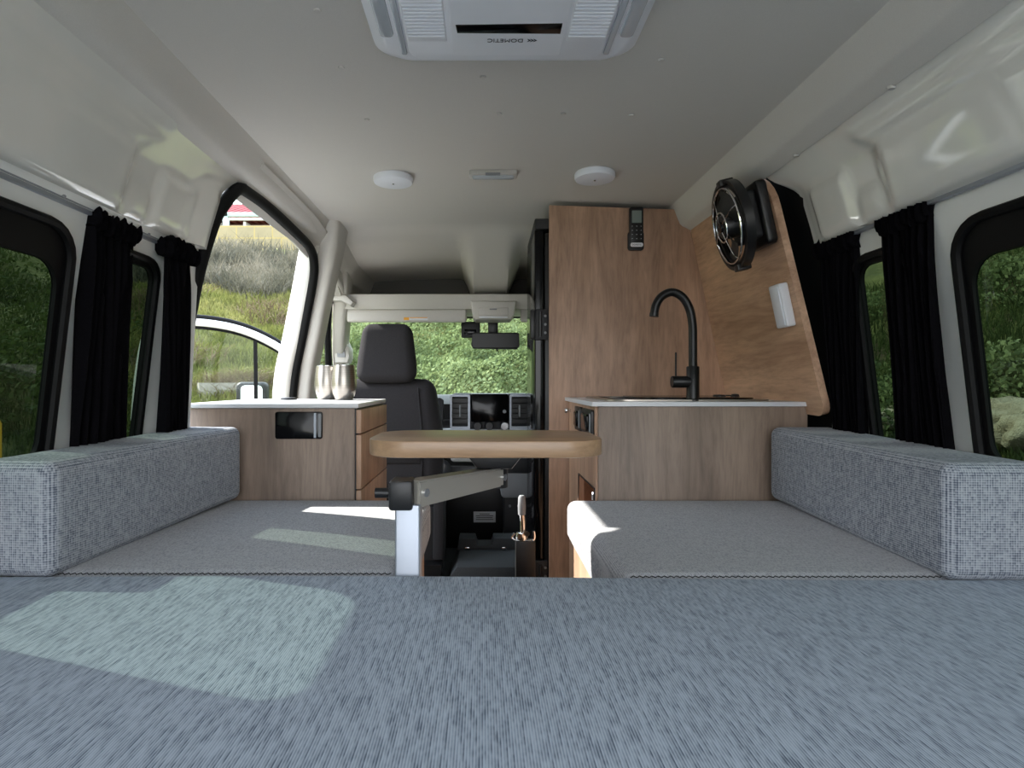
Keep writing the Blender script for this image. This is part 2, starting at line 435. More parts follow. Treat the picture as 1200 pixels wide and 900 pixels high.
def make_wall(side):
    nm = 'left' if side < 0 else 'right'
    yend = 1.53 if side < 0 else 1.50
    w = thing('wall_'+nm, (AX+side*.87, .5, 0), f'white painted {"passenger" if side<0 else "driver"} side wall of the van behind the curtains', 'wall', None, 'structure')
    y0w = .735 if side < 0 else .05  # passenger window shortened out of view; added wall there bounds the sun patch
    y1w = 1.125 if side < 0 else 1.095
    holes = [rrect(y0w, y1w, .62, 1.10, .07, 6), rrect(1.205, 1.415 if side < 0 else 1.385, .62, 1.095, .05, 6)]
    bm = NB(); holed(bm, [(-.75, -.1), (yend, -.1), (yend, 1.16), (-.75, 1.16)], holes, .06, lambda y, z: Vector((low_x(side, z)+ramp(side, y), y, z)))
    for f in bm.faces: f.normal_update()
    bmesh.ops.recalc_face_normals(bm, faces=bm.faces[:])
    ext = bmesh.ops.extrude_face_region(bm, geom=bm.faces[:])
    for v in [g for g in ext['geom'] if isinstance(g, bmesh.types.BMVert)]: v.co.x += side*.020
    bmesh.ops.recalc_face_normals(bm, faces=bm.faces[:])
    obj('lower_panel', bm, 'paint_in', w)
    bm = NB(); 
    def upf(y, z):
        y2 = y+(y+.75)/(yend+.75)*.075*ss(1.28, 1.36, z); return Vector((up_x(side, y, z), y2, z))
    grid(bm, np.linspace(-.75, yend, 200), ZS, upf)
    ext = bmesh.ops.extrude_face_region(bm, geom=bm.faces[:])
    for v in [g for g in ext['geom'] if isinstance(g, bmesh.types.BMVert)]: v.co.x += side*.09
    bmesh.ops.recalc_face_normals(bm, faces=bm.faces[:])
    obj('upper_panel', bm, 'paint', w, 60)
    # window frames and panes
    for k, (y0, y1, z0, z1, r, top) in enumerate([(y0w, y1w, .62, 1.10, .07, .068), (1.205, 1.415 if side < 0 else 1.385, .62, 1.095, .05, .02)]):
        wn = thing(f'window_{k+1 if side<0 else k+3}', (low_x(side, .62)+side*.03, (y0+y1)/2, .62),
                   f'{"large" if k==0 else "narrow"} black framed tinted side window {"beside the" if k==0 else "between the curtains on the"} {"passenger" if side<0 else "driver"} side', 'window', None, 'structure')
        bm = NB()
        inner = rrect(y0+(.06 if k == 0 else .012), y1-(.02 if k == 0 else .012), z0+.04, z1-top, max(r-.015, .03), 6)
        holed(bm, rrect(y0-.004, y1+.004, z0-.004, z1+.004, r, 6), [inner], 0, lambda y, z: Vector((low_x(side, z)+side*.003, y, z)))
        ext = bmesh.ops.extrude_face_region(bm, geom=bm.faces[:])
        for v in [g for g in ext['geom'] if isinstance(g, bmesh.types.BMVert)]: v.co.x += side*.010
        bmesh.ops.recalc_face_normals(bm, faces=bm.faces[:])
        obj('window_frame', bm, 'rubber', wn)
        bm = NB(); p = [Vector((low_x(side, z)-side*.002, y, z)) for y, z in rrect(y0+.004, y1-.004, z0+.004, z1-.004, r, 6)]
        sweep(bm, p, circ(.009, 8), True); obj('seal', bm, 'rubber', wn)
        bm = NB(); holed(bm, [(y, z) for y, z in rrect(y0+.012, y1-.012, z0+.03, z1-top+.01, max(r-.01, .03), 6)], [], 0, lambda y, z: Vector((low_x(side, z)+side*.010, y, z)))
        obj('window_glass', bm, 'glass_dark', wn)
        if k == 0 and side > 0:   # sliding-pane meeting bar
            bm = NB(); tube(bm, [(low_x(side, z)+side*.02, .55, z) for z in (z0+.03, .8, z1-top)], .012, 8); obj('meeting_bar', bm, 'rubber', wn)
    return w
WL = make_wall(-1); WR = make_wall(1)
# over the passenger sliding door opening
bm = NB(); grid(bm, np.linspace(1.64, 2.5, 30), np.linspace(0, 1, 6),
     lambda y, t: Vector((AX-(.70-.045*t)-.03*(1-t), y, 1.325-.02*ss(2.1, 2.35, y)+.10*t)))
solid(bm, .02); obj('door_header', bm, 'plastic', WL)
bm = NB(); box(bm, -.90, -.74, 1.6, 2.6, -.12, .02, .01); obj('door_sill', bm, 'paint_in', WL)
# ceiling: flat crown, coved sides, falling to the windscreen shelf
def ceil_z(u, y):
    z = 1.458-.018*(u/.62)**2
    z -= .072*ss(.628, .668, u)+.016*ss(.665, .71, u)
    z -= .205*ss(2.42, 2.93, y)*(1-.66*ss(2.45, 2.6, y)*ss(.075, .15, u)*ss(.735, .70, u))
    return z
us = [-.705, -.70, -.69, -.68, -.67, -.66, -.65, -.64, -.63, -.62, -.61]+list(np.linspace(-.6, .6, 61))+[.61, .62, .63, .64, .65, .66, .67, .68, .69, .70, .705]
bm = NB(); grid(bm, us, np.linspace(-.75, 3.34, 110), lambda u, y: Vector((AX+u, y, ceil_z(abs(u), y))))
ext = bmesh.ops.extrude_face_region(bm, geom=bm.faces[:])
for v in [g for g in ext['geom'] if isinstance(g, bmesh.types.BMVert)]: v.co.z += .035
bmesh.ops.recalc_face_normals(bm, faces=bm.faces[:])
CEIL = struct('ceiling', bm, 'liner', 'pale grey fabric headliner with coved edges', 'ceiling')
for px, py in [(372, 12), (400, 79), (430, 140), (566, 90), (775, 70), (740, 135), (585, 133), (660, 133), (1045, 42), (933, 136), (152, 64), (246, 148), (330, 228)]:
    dx, dz = (px-565)/700, (449-py)/700
    y = .62/dz
    for _ in range(12): y = (ceil_z(min(abs(dx*y-AX), .705), y)-CAMZ)/dz
    bm = NB(); z = ceil_z(min(abs(dx*y-AX), .705), y); lathe(bm, [(0, -.003), (.006, -.0025), (.008, 0.002)], (dx*y, y, z), 12); obj('trim_clip', bm, 'plastic', CEIL)
# door seal of the sliding door opening
SEAL = [(-.79, 1.542, .3), (-.785, 1.542, .757), (-.766, 1.542, .918), (-.733, 1.542, 1.094), (-.694, 1.544, 1.226), (-.673, 1.555, 1.275), (-.659, 1.61, 1.333), (-.656, 1.69, 1.345), (-.652, 1.85, 1.345),
        (-.648, 2.1, 1.332), (-.645, 2.23, 1.318), (-.648, 2.30, 1.28), (-.665, 2.345, 1.2), (-.72, 2.40, 1.0), (-.775, 2.45, .78), (-.80, 2.47, .4)]
bm = NB(); sweep(bm, smooth_path(SEAL, 5), circ(.017, 10)); tag(obj('trim_1', bm, 'rubber'), 'black rubber seal around the open sliding door', 'trim', None, 'structure')
# pillars
def pillar(name, pts, w, d, mat, label, n=1, ref=(0, 1, 0), parent=None, top=1):
    bm = NB(); sec = rrect(-w/2, w/2, -d/2, d/2, min(w, d)*.3, 3); P_ = smooth_path(pts, 6); sweep(bm, P_, sec, False, ref, [1+(top-1)*max(0, 1-i/(len(P_)*.45))**1.5 for i in range(len(P_))])
    if parent: return obj(name, bm, mat, parent)
    return struct(name, bm, mat, label, 'trim')
BP = pillar('trim_2', [(-.60, 2.40, 1.52), (-.612, 2.41, 1.36), (-.638, 2.43, 1.22), (-.690, 2.47, 1.0), (-.74, 2.52, .78), (-.77, 2.54, .3), (-.78, 2.54, .02)], .12, .06, 'plastic', 'light grey pillar trim between the sliding door and cab door openings', top=1.9)
pillar('pillar_jamb', [(-.665, 2.34, 1.36), (-.705, 2.38, 1.22), (-.765, 2.43, 1.0), (-.820, 2.47, .78), (-.84, 2.5, .3), (-.84, 2.5, -.1)], .09, .075, 'paint', '', parent=BP)
bm = NB(); sweep(bm, [(-.672, 2.475, 1.10), (-.705, 2.50, .95), (-.73, 2.53, .8), (-.745, 2.54, .5)], rect(.045, .004), False, (0, 1, 0)); obj('seat_belt', bm, 'black', BP)
bm = NB(); box(bm, -.70, -.655, 2.44, 2.50, 1.06, 1.13, .012); obj('belt_anchor', bm, 'plastic_mid', BP)
AP = pillar('trim_3', [(-.655, 2.74, 1.42), (-.665, 2.84, 1.27), (-.70, 2.98, 1.12), (-.75, 3.17, .97), (-.785, 3.36, .82), (-.80, 3.44, .6), (-.80, 3.45, .1)], .10, .065, 'plastic', 'light grey windscreen pillar trim on the passenger side', top=1.3)
bm = NB(); sweep(bm, smooth_path([(-.685, 2.74, 1.26), (-.735, 2.86, 1.17), (-.775, 3.0, 1.05), (-.81, 3.15, .92), (-.83, 3.25, .78), (-.84, 3.28, .4)], 5), circ(.018, 8)); obj('seal', bm, 'rubber', AP)
bm = NB(); prism(bm, [(-.775, 1.06), (-.745, 1.075), (-.715, 1.04), (-.69, .99), (-.688, .94), (-.70, .915), (-.765, .915)], 'y', 3.10, 3.20, .012); g = obj('tweeter_pod', bm, 'plastic', AP)
bm = NB(); prism(bm, [(-.755, 1.02), (-.735, 1.03), (-.712, .99), (-.71, .945), (-.75, .945)], 'y', 3.094, 3.104); obj('tweeter_grille', bm, 'plastic_mid', g)
bm = NB(); sweep(bm, smooth_path([(2*AX+.60, 2.78, 1.30), (2*AX+.70, 2.98, 1.12), (2*AX+.785, 3.36, .82), (2*AX+.80, 3.45, .1)], 6), rrect(-.042, .042, -.025, .025, .012, 3), False, (0, 1, 0)); struct('trim_4', bm, 'plastic', 'light grey windscreen pillar trim on the driver side', 'trim')
# header rails at the sides of the cab
bm = NB(); sweep(bm, smooth_path([(-.655, 2.42, 1.335), (-.668, 2.6, 1.315), (-.672, 2.76, 1.285), (-.68, 2.92, 1.20)], 6), rrect(-.04, .04, -.03, .03, .015, 3), False, (0, 0, 1)); obj('cab_rail', bm, 'plastic', AP)
# driver-side body beside the kitchen: black lining, door, front quarter
bm = NB(); grid(bm, np.linspace(1.45, 2.6, 12), np.linspace(.0, 1.42, 24), lambda y, z: Vector((AX+interp(WLOW+[(1.42, .71)], z)+.03, y, z))); solid(bm, .03)
tag(obj('lining_panel', bm, 'rubber', WR), None)
bm = NB(); holed(bm, [(2.6, -.1), (3.5, -.1), (3.5, .78), (3.02, 1.3), (2.6, 1.42)], [[(2.72, .72), (3.36, .72), (2.98, 1.2), (2.72, 1.25)]], 0, lambda y, z: Vector((AX+interp(WLOW+[(1.42, .71)], z)+.01, y, z))); solid(bm, .04)
d4 = struct('door_2', bm, 'paint_in', 'closed white driver door of the cab beyond the fridge', 'door')
bm = NB(); holed(bm, [(2.7, .70), (3.38, .70), (2.99, 1.22), (2.7, 1.27)], [], 0, lambda y, z: Vector((AX+interp(WLOW+[(1.42, .71)], z)+.035, y, z))); obj('window_glass', bm, 'glass', d4)
# windscreen + bulkhead under it
bm = NB()
def ws(u, t):
    y = 3.03+(3.56-3.03)*t-.13*u*u; z = 1.20+(.70-1.20)*t
    return Vector((AX+u*(.70+.10*t), y, z))
grid(bm, np.linspace(-1, 1, 24), np.linspace(0, 1, 10), ws); struct('window_5', bm, 'glass', 'wide clear windscreen above the dashboard', 'window')
bm = NB(); box(bm, -.85, .93, 3.56, 3.66, -.2, .70, .02); struct('wall_front', bm, 'plastic_dark', 'dark bulkhead below the windscreen', 'wall')
bm = NB(); box(bm, -.84, .92, -.75, 3.6, -.05, 0); struct('floor', bm, 'carpet', 'dark grey van floor in the aisle', 'floor')

bm = NB(); grid(bm, np.linspace(-.74, .74, 30), np.linspace(1.17, 1.43, 4), lambda u, z: Vector((AX+u, 3.33, z))); solid(bm, .03); struct('trim_5', bm, 'lining', 'shade darkened grey lining at the back of the overhead shelf', 'trim')  # back of the shelf recess, coloured dark to stand in for shade
for sd_, nm_ in ((-1, 'passenger'), (1, 'driver')):
    bm = NB(); prism(bm, [(2.45, 1.30), (2.70, 1.265), (2.86, 1.18), (3.34, 1.18), (3.34, 1.42), (2.45, 1.43)], 'x', AX+sd_*.698, AX+sd_*.73)
    struct('trim_'+('6' if sd_ < 0 else '7'), bm, 'liner', f'pale grey side lining above the cab door, {nm_} side', 'trim')
# curtain rails
def rail(side):
    z = 1.143 if side < 0 else 1.157
    x = -.752 if side < 0 else .842
    t = thing('curtain_rail', (x, .4, z), f'aluminium curtain rail under the glossy white panel, {"passenger" if side<0 else "driver"} side', 'curtain rail', 'aluminium curtain rails along both walls')
    bm = NB(); sec = [(-.007, -.010), (.007, -.010), (.007, .010), (.002, .010), (.002, -.004), (-.002, -.004), (-.002, .010), (-.007, .010)]
    y1 = 1.56 if side < 0 else 1.5
    box(bm, x-.006, x+.006, -.6, y1, z-.012, z+.012, .002); obj('track', bm, 'alu', t)
    bm = NB(); box(bm, x-side*.0065-.0025, x-side*.0065+.0025, -.6, y1, z-.004, z+.004); obj('groove', bm, 'plastic_mid', t)
    for y in (.2, .75, 1.06, 1.33):
        bm = NB(); lathe(bm, [(0, .003), (.004, .0025), (.005, 0)], (0, 0, 0), 10, Matrix.Translation((x-side*.009, y, z)) @ Matrix.Rotation(-side*PI/2, 4, 'Y')); obj('screw', bm, 'plastic_mid', t)
    bm = NB(); box(bm, min(x, x+side*.06), max(x, x+side*.06), -.6, y1, z-.004, z+.006); obj('bracket', bm, 'paint_in', t)
rail(-1); rail(1)
# curtains
def curtain(side, y0, y1, yb0, yb1, label, seed, ztop, x0, x1):
    zb = .64
    bm = NB(); nf = 7; rnd = random.Random(seed); ph = rnd.random()*6
    def f(u, v):     # u along, v down
        z = ztop+(zb-ztop)*v
        a, b = y0+(yb0-y0)*v, y1+(yb1-y1)*v
        wob = .012*math.sin(u*nf*2*PI+ph+.8*math.sin(v*2+seed))*(.55+.45*ss(0, .2, v))+.005*math.sin(u*17*PI+v*3+seed)
        mid = .006*math.sin(v*PI)*(1 if u < .5 else -1)
        return Vector((x0+(x1-x0)*v-side*(wob+.012), a+(b-a)*u+mid+.006*math.cos(u*nf*2*PI+ph), z+.004*math.sin(u*23+seed)*(1-v)))
    grid(bm, np.linspace(0, 1, 90), np.linspace(0, 1, 26), f); solid(bm, .004)
    o = obj('curtain', bm, 'curtain', None, 80); tag(o, label, 'curtain', 'black side window curtains')
    bm = NB()
    def h(u, v):
        th = v*2*PI; k = .012+.006*math.sin(u*43+seed)
        return Vector((x0-side*(.014+.012*math.sin(u*nf*4*PI+ph))+k*math.cos(th)*.8, y0+(y1-y0)*u, ztop-.008+.022*math.sin(th)+.006*math.sin(u*31+seed*2)))
    grid(bm, np.linspace(-.02, 1.02, 70), np.linspace(0, 1, 10), h); obj('gathered_heading', bm, 'curtain', o, 80)
    for k in range(4):
        y = y0+(y1-y0)*(k+.5)/4; bm = NB(); box(bm, x0-.004, x0+.004, y-.004, y+.004, ztop+.004, ztop+.02, .001); obj('glider', bm, 'white', o)
curtain(-1, 1.145, 1.285, 1.16, 1.31, 'black curtain hanging between the large and narrow passenger side windows', 1, 1.135, -.766, -.812)
curtain(-1, 1.372, 1.492, 1.408, 1.520, 'black curtain beside the open sliding door, the one nearer the door', 2, 1.135, -.742, -.770)
curtain(1, 1.345, 1.485, 1.385, 1.50, 'black curtain next to the leaning oak wall board', 3, 1.149, .858, .905)
curtain(1, 1.125, 1.255, 1.13, 1.275, 'black curtain between the large and narrow driver side windows', 4, 1.149, .858, .905)

# ------------------------------------------------------------------ upholstery
bm = NB()
def mfn(co): return Vector((co.x, co.y-.012*max(0, co.x)*ss(.3, .97, co.y)+.004*math.sin(co.x*5)*ss(.3, .97, co.y), co.z+.003*math.sin(co.x*4+co.y*3)))
rbox(bm, -.80, .89, -.62, .966, .40, .5, .014, 4, 24, 0, mfn)
tag(obj('mattress', bm, 'mattress'), 'wide blue grey striped mattress filling the rear of the van', 'mattress')
bm = NB(); box(bm, -.79, .87, -.6, .94, 0, .398, .004); tag(obj('bed_base', bm, 'oak_front'), 'oak bed base hidden under the wide striped mattress', 'bed base')
def stitch(o, x0, x1, y):
    b = NB(); n = int((x1-x0)/.005); tube(b, [(x0+(x1-x0)*i/n, y+(.0025 if i % 2 else -.0015), .4962+(.0012 if i % 2 else 0)) for i in range(n+1)], .0009, 5)
    obj('zigzag_seam', b, 'seat', o)
bm = NB(); rbox(bm, -.782, -.137, .975, 1.594, .396, .5, .022, 5, 16, .004); tag(obj('seat_cushion', bm, 'seatcloth'), 'grey bench seat cushion in front of the drawer cabinet, sunlit strip across it', 'cushion', 'grey bench seat cushions')
stitch(bpy.data.objects['seat_cushion'], -.765, -.15, .981)
bm = NB(); rbox(bm, .225, .885, .96, 1.592, .396, .5, .022, 5, 16, .004); tag(obj('seat_cushion', bm, 'seatcloth'), 'grey bench seat cushion in front of the kitchen unit', 'cushion', 'grey bench seat cushions')
stitch(bpy.data.objects['seat_cushion.001'], .24, .87, .966)
def bolster(x0, x1, y0, y1, lean, label):
    bm = NB(); rbox(bm, x0, x1, y0, y1, .503, .692, .022, 5, 14, 0, lambda c: Vector((c.x, c.y, c.z+.012*ss(.95, 1.6, c.y)-.008)))
    o = obj('backrest_bolster', bm, 'bolster'); o.location.x += .045*(1.27-1.35)*(1.9 if lean < 0 else .8); o.rotation_euler = (0, 0, -math.atan(.0855 if lean < 0 else .036))
    tag(o, label, 'backrest', 'grey tweed backrest bolsters')
bolster(-.80, -.652, .955, 1.585, -.02, 'grey tweed backrest bolster beneath the passenger side curtains')
bolster(.745, .908, .935, 1.57, .02, 'grey tweed backrest bolster beneath the driver side curtains')
bm = NB(); box(bm, -.78, -.155, .97, 1.598, 0, .394, .003); tag(obj('bench_base', bm, 'oak_v'), 'oak bench base under the cushion by the table post', 'bench base', 'oak bench bases')
bm = NB(); box(bm, .245, .885, .955, 1.598, 0, .394, .003); tag(obj('bench_base', bm, 'oak_v'), 'oak bench base under the cushion by the kitchen unit', 'bench base', 'oak bench bases')

# ------------------------------------------------------------------ drawer cabinet (passenger side)
t = thing('drawer_cabinet', (-.56, 1.82, 0), 'oak drawer cabinet with pale benchtop beside the open sliding door', 'cabinet')
bm = NB(); box(bm, -.784, -.342, 1.602, 2.04, 0, .742, .002); obj('carcass', bm, 'oak_front', t)
bm = NB(); box(bm, -.79, -.330, 1.592, 2.05, .743, .756, .003); obj('benchtop', bm, 'stone', t)
bm = NB(); box(bm, -.342, -.3385, 1.604, 2.04, .0, .742); obj('side_lining', bm, 'black', t)
for i, (a, b) in enumerate(((.675, .738), (.525, .671), (.37, .521), (.05, .366))):
    bm = NB(); box(bm, -.339, -.325, 1.606, 2.036, a, b, .0012); obj('drawer', bm, 'oak_v', t)
bm = NB(); prism(bm, rrect(-.553, -.427, .661, .7335, .006), 'y', 1.594, 1.603, .002); dp = obj('display_panel', bm, 'gloss_black', t)
bm = NB(); box(bm, -.449, -.443, 1.5925, 1.596, .664, .7305); obj('silver_strip', bm, 'alu', dp)
bm = NB(); prism(bm, rrect(-.437, -.430, .666, .728, .002), 'y', 1.5925, 1.596); obj('dark_strip', bm, 'plastic_mid', dp)
bm = NB(); lathe(bm, [(0, .008), (.020, .008), (.0245, .006), (.026, 0)], (-.625, 1.93, .756), 32); obj('outlet_cap', bm, 'black', t)
def tumbler(x, y, label):
    o = thing('tumbler', (x, y, .7565), label, 'cup', 'brushed steel tumblers')
    prof = [(0, .001), (.024, 0), (.029, .002), (.036, .02), (.040, .04), (.0402, .055), (.038, .08), (.0345, .11), (.0335, .1105), (.033, .109), (.036, .08), (.038, .055), (.037, .035), (.03, .012), (0, .008)]
    bm = NB(); lathe(bm, prof, (x, y, .7565), 48); obj('bowl', bm, 'steel', o, 50)
    bm = NB(); sweep(bm, [(x+.0342*math.cos(a), y+.0342*math.sin(a), .7565+.1105) for a in np.linspace(0, 2*PI, 40)[:-1]], circ(.0009, 6), True); obj('rim', bm, 'chrome', o)
tumbler(-.445, 1.925, 'brushed steel stemless tumbler nearest the cab seat, standing in front of its twin')
tumbler(-.512, 1.972, 'brushed steel stemless tumbler set partly behind its twin, nearer the sliding door')

# ------------------------------------------------------------------ kitchen unit, tall board, fridge
t = thing('kitchen_unit', (.58, 1.86, 0), 'oak kitchen unit with thin pale benchtop and inset sink', 'kitchen unit')
bm = NB(); box(bm, .312, .872, 1.60, 1.616, 0, .747, .0015); obj('end_panel', bm, 'oak_front', t)
bm = NB()
holed(bm, [(1.616, 0), (2.112, 0), (2.112, .747), (1.616, .747)], [[(1.632, .30), (1.90, .30), (1.90, .522), (1.632, .522)]], 0, lambda y, z: Vector((.308, y, z)))
ext = bmesh.ops.extrude_face_region(bm, geom=bm.faces[:])
for v in [g for g in ext['geom'] if isinstance(g, bmesh.types.BMVert)]: v.co.x += .016
bmesh.ops.recalc_face_normals(bm, faces=bm.faces[:]); obj('side_panel', bm, 'oak_v', t)
bm = NB(); box(bm, .42, .43, 1.62, 1.92, .28, .54); box(bm, .324, .43, 1.62, 1.92, .525, .535); box(bm, .324, .43, 1.62, 1.92, .285, .295); box(bm, .324, .43, 1.905, 1.915, .28, .54); obj('niche', bm, 'oak_dark', t)
bm = NB(); sweep(bm, [(.307, 1.632, .30), (.307, 1.90, .30), (.307, 1.90, .522), (.307, 1.632, .522)], rect(.004, .004), True); obj('niche_edging', bm, 'black', t)
bm = NB(); box(bm, .300, .309, 1.636, 1.644, .49, .512, .001); obj('catch', bm, 'chrome', t)
bm = NB(); holed(bm, rrect(.292, .874, 1.592, 2.112, .004, 2), [rrect(.37, .80, 1.69, 2.05, .05, 6)], 0, lambda x, y: Vector((x, y, .748)))
ext = bmesh.ops.extrude_face_region(bm, geom=bm.faces[:])
for v in [g for g in ext['geom'] if isinstance(g, bmesh.types.BMVert)]: v.co.z += .012
bmesh.ops.recalc_face_normals(bm, faces=bm.faces[:]); obj('benchtop', bm, 'stone', t)
bm = NB(); box(bm, .37, .80, 1.69, 2.05, .60, .758, .045, 4)
for f in [f for f in bm.faces if f.calc_center_median().z > .735]: bm.faces.remove(f)
sk = obj('sink_bowl', bm, 'steel', t)
bm = NB(); holed(bm, rrect(.350, .82, 1.655, 2.075, .07, 8), [rrect(.385, .785, 1.705, 2.035, .05, 8)], 0, lambda x, y: Vector((x, y, .7602)))
ext = bmesh.ops.extrude_face_region(bm, geom=bm.faces[:])
for v in [g for g in ext['geom'] if isinstance(g, bmesh.types.BMVert)]: v.co.z += .004
bmesh.ops.recalc_face_normals(bm, faces=bm.faces[:]); obj('sink_rim', bm, 'steel', t)
bm = NB(); prism(bm, rrect(.47, .79, 1.70, 2.04, .05, 8), 'z', .7640, .7685, .001); obj('glass_lid', bm, 'gloss_black', t)
for y0, y1 in ((1.640, 1.795), (1.825, 1.935)):
    bm = NB(); prism(bm, rrect(y0, y1, .662, .736, .006), 'x', .299, .309, .002); s = obj('socket_plate', bm, 'black', t)
    bm = NB(); prism(bm, rrect(y0+.03, y1-.03, .675, .723, .008), 'x', .291, .300, .003); obj('socket_flap', bm, 'gloss_black', s)
    bm = NB(); prism(bm, rrect(y0+.008, y0+.02, .672, .726, .002), 'x', .2965, .300); obj('switch_bar', bm, 'plastic_mid', s)
bm = NB(); lathe(bm, [(0, .022), (.008, .022), (.010, .019), (.010, .012), (.006, .008), (.006, 0)], (0, 0, 0), 20, Matrix.Translation((.308, 2.075, .715)) @ Matrix.Rotation(-PI/2, 4, 'Y')); obj('knob', bm, 'chrome', t)
# tap
t = thing('tap', (.607, 1.675, .760), 'matt black gooseneck tap standing beside the kitchen sink', 'tap')
def TP(px, py, Y=1.675): return ((px-565)*Y/700, Y, CAMZ+(449-py)*Y/700)
bm = NB(); lathe(bm, [(0, 0), (.022, 0), (.022, .004), (.0175, .006), (.0175, .095), (.016, .097), (0, .097)], (.591, 1.675, .760), 28); obj('tap_body', bm, 'tap', t)
bm = NB(); tube(bm, smooth_path([TP(812, 432), TP(812, 400), TP(811.5, 380), TP(808, 362), TP(800, 348.5), TP(788, 342.5), TP(776, 347), TP(769, 357), TP(766.5, 369)], 6), .0118, 16); sp = obj('spout', bm, 'tap', t)
bm = NB(); tube(bm, [TP(766.8, 367), TP(766.3, 371)], .0127, 16); obj('aerator', bm, 'black', sp)
bm = NB(); tube(bm, [TP(808, 447.5), TP(788, 447.5), TP(787.2, 447.5)], [.0165, .0165, .015], 24); v = obj('valve', bm, 'tap', t)
bm = NB(); tube(bm, [TP(792, 441), TP(792, 413)], .0026, 10); obj('lever', bm, 'tap', v)
# plug
bm = NB(); lathe(bm, [(0, .007), (.016, .006), (.019, .003), (.019, 0)], (.715, 1.80, .7692), 24); lathe(bm, [(0, .009), (.010, .008), (.013, 0)], (.758, 1.79, .7692), 20); box(bm, .722, .755, 1.792, 1.80, .771, .775, .0015)
tag(obj('sink_plug', bm, 'black'), 'small flat black plug lying on the sink lid', 'plug')
# tall board
bm = NB(); box(bm, .238, .876, 2.114, 2.130, 0, 1.44, .001)
bm2 = NB(); prism(bm2, [(.238, 0), (.876, 0), (.876, .75), (.735, 1.36), (.70, 1.425), (.238, 1.44)], 'y', 2.114, 2.132, .001); bm.free()
tag(obj('tall_board', bm2, 'oak_v'), 'tall oak board standing between the sink and the fridge', 'board')
# remote control in its wall holder
t = thing('remote_control', (.542, 2.113, 1.285), 'black remote control with grey screen in a holder on the tall board', 'remote control')
bm = NB(); prism(bm, rrect(.518, .566, 1.285, 1.428, .006), 'y', 2.094, 2.112, .003); obj('handset', bm, 'black', t)
bm = NB(); prism(bm, rrect(.514, .570, 1.278, 1.345, .010), 'y', 2.102, 2.1135, .002); obj('holder', bm, 'plastic_dark', t)
bm = NB(); prism(bm, rrect(.525, .559, 1.372, 1.415, .002), 'y', 2.0925, 2.095); obj('screen', bm, 'lcd', t)
for r_ in range(4):
    for c in range(3):
        x = .526+c*.0155; z = 1.360-r_*.0145; bm = NB(); prism(bm, rrect(x-.004, x+.004, z-.0028, z+.0028, .002, 2), 'y', 2.0922, 2.095); b = obj('button', bm, 'plastic_dark', t)
        bm = NB(); prism(bm, rrect(x-.0012, x+.0012, z-.001, z+.001, .0005, 1), 'y', 2.0918, 2.0923); obj('button_mark', bm, 'label', b)
bm = NB(); prism(bm, rrect(.520, .564, 1.288, 1.302, .006), 'y', 2.0918, 2.095); lb = obj('badge', bm, 'label', t)
text_part('badge_text', 'DOMETIC', .0075, 'ink', lb, Vector((.542, 2.0915, 1.2948)), Matrix.Rotation(PI/2, 3, 'X'))
# fridge
t = thing('fridge', (.47, 2.33, 0), 'tall black fridge standing behind the oak board towards the cab', 'fridge')
bm = NB(); box(bm, .225, .74, 2.145, 2.50, 0.02, 1.35, .004); obj('cabinet', bm, 'black', t)
bm = NB(); prism(bm, [(2.148, 1.365), (2.50, 1.345), (2.50, 1.385), (2.16, 1.405), (2.148, 1.40)], 'x', .19, .72, .004); obj('top_cap', bm, 'plastic_dark', t)
bm = NB(); prism(bm, [(2.15, .05), (2.50, .05), (2.50, 1.34), (2.15, 1.36)], 'x', .188, .224, .006); d = obj('door', bm, 'gloss_black', t)
for z in (1.02, .12):
    bm = NB(); box(bm, .176, .236, 2.135, 2.146, z-.055, z+.055, .003); h = obj('hinge', bm, 'plastic_dark', t)
    bm = NB(); box(bm, .172, .19, 2.128, 2.165, z-.052, z+.052, .004); obj('hinge_cover', bm, 'black', h)
    bm = NB(); tube(bm, [(.208, 2.131, z-.045), (.208, 2.131, z+.045)], .006, 10); obj('hinge_pin', bm, 'black', h)
    for dz in (-.03, .0, .03):
        bm = NB(); lathe(bm, [(0, .003), (.004, .002), (.005, 0)], (0, 0, 0), 10, Matrix.Translation((.226, 2.135, z+dz)) @ Matrix.Rotation(PI/2, 4, 'X')); obj('screw', bm, 'plastic_mid', h)
# leaning oak wall board on driver side
def wx(z): return .852-.2128*(z-.81)
def board_outline():
    pts = [(2.112, .745)]
    for a in (270, 292, 315, 337, 360): pts.append((1.545-0+.03-.03*math.sin(R(a-270)) if 0 else 1.515+.03-.03*math.sin(R(a-270)), .725+.03-.03*math.cos(R(a-270))))
    for a in range(0, 91, 15): pts.append((1.50+.10-.10*math.cos(R(a))+.045, 1.265+.10*math.sin(R(a))))
    pts.append((2.112, 1.40)); return pts
bm = NB(); o2 = board_outline(); lo = [bm.verts.new((wx(z), y, z)) for y, z in o2]; hi = [bm.verts.new((wx(z)+.018, y, z+.004)) for y, z in o2]
bm.faces.new(lo); bm.faces.new(hi)
for i in range(len(lo)): bm.faces.new((lo[i], lo[(i+1) % len(lo)], hi[(i+1) % len(lo)], hi[i]))
bmesh.ops.recalc_face_normals(bm, faces=bm.faces[:])
tag(obj('wall_board', bm, 'oak_y'), 'leaning oak board on the side wall carrying the fan and switch', 'board')
# frame on that board: local x = along +Y (towards cab), y = up the board, z = out of the board
def board_frame(y, z):
    n = Vector((-1, 0, -.2128)).normalized(); up = Vector((-.2128, 0, 1)).normalized(); al = up.cross(n)
    m = Matrix((al, up, n)).transposed().to_4x4(); m.translation = Vector((wx(z), y, z)); return m
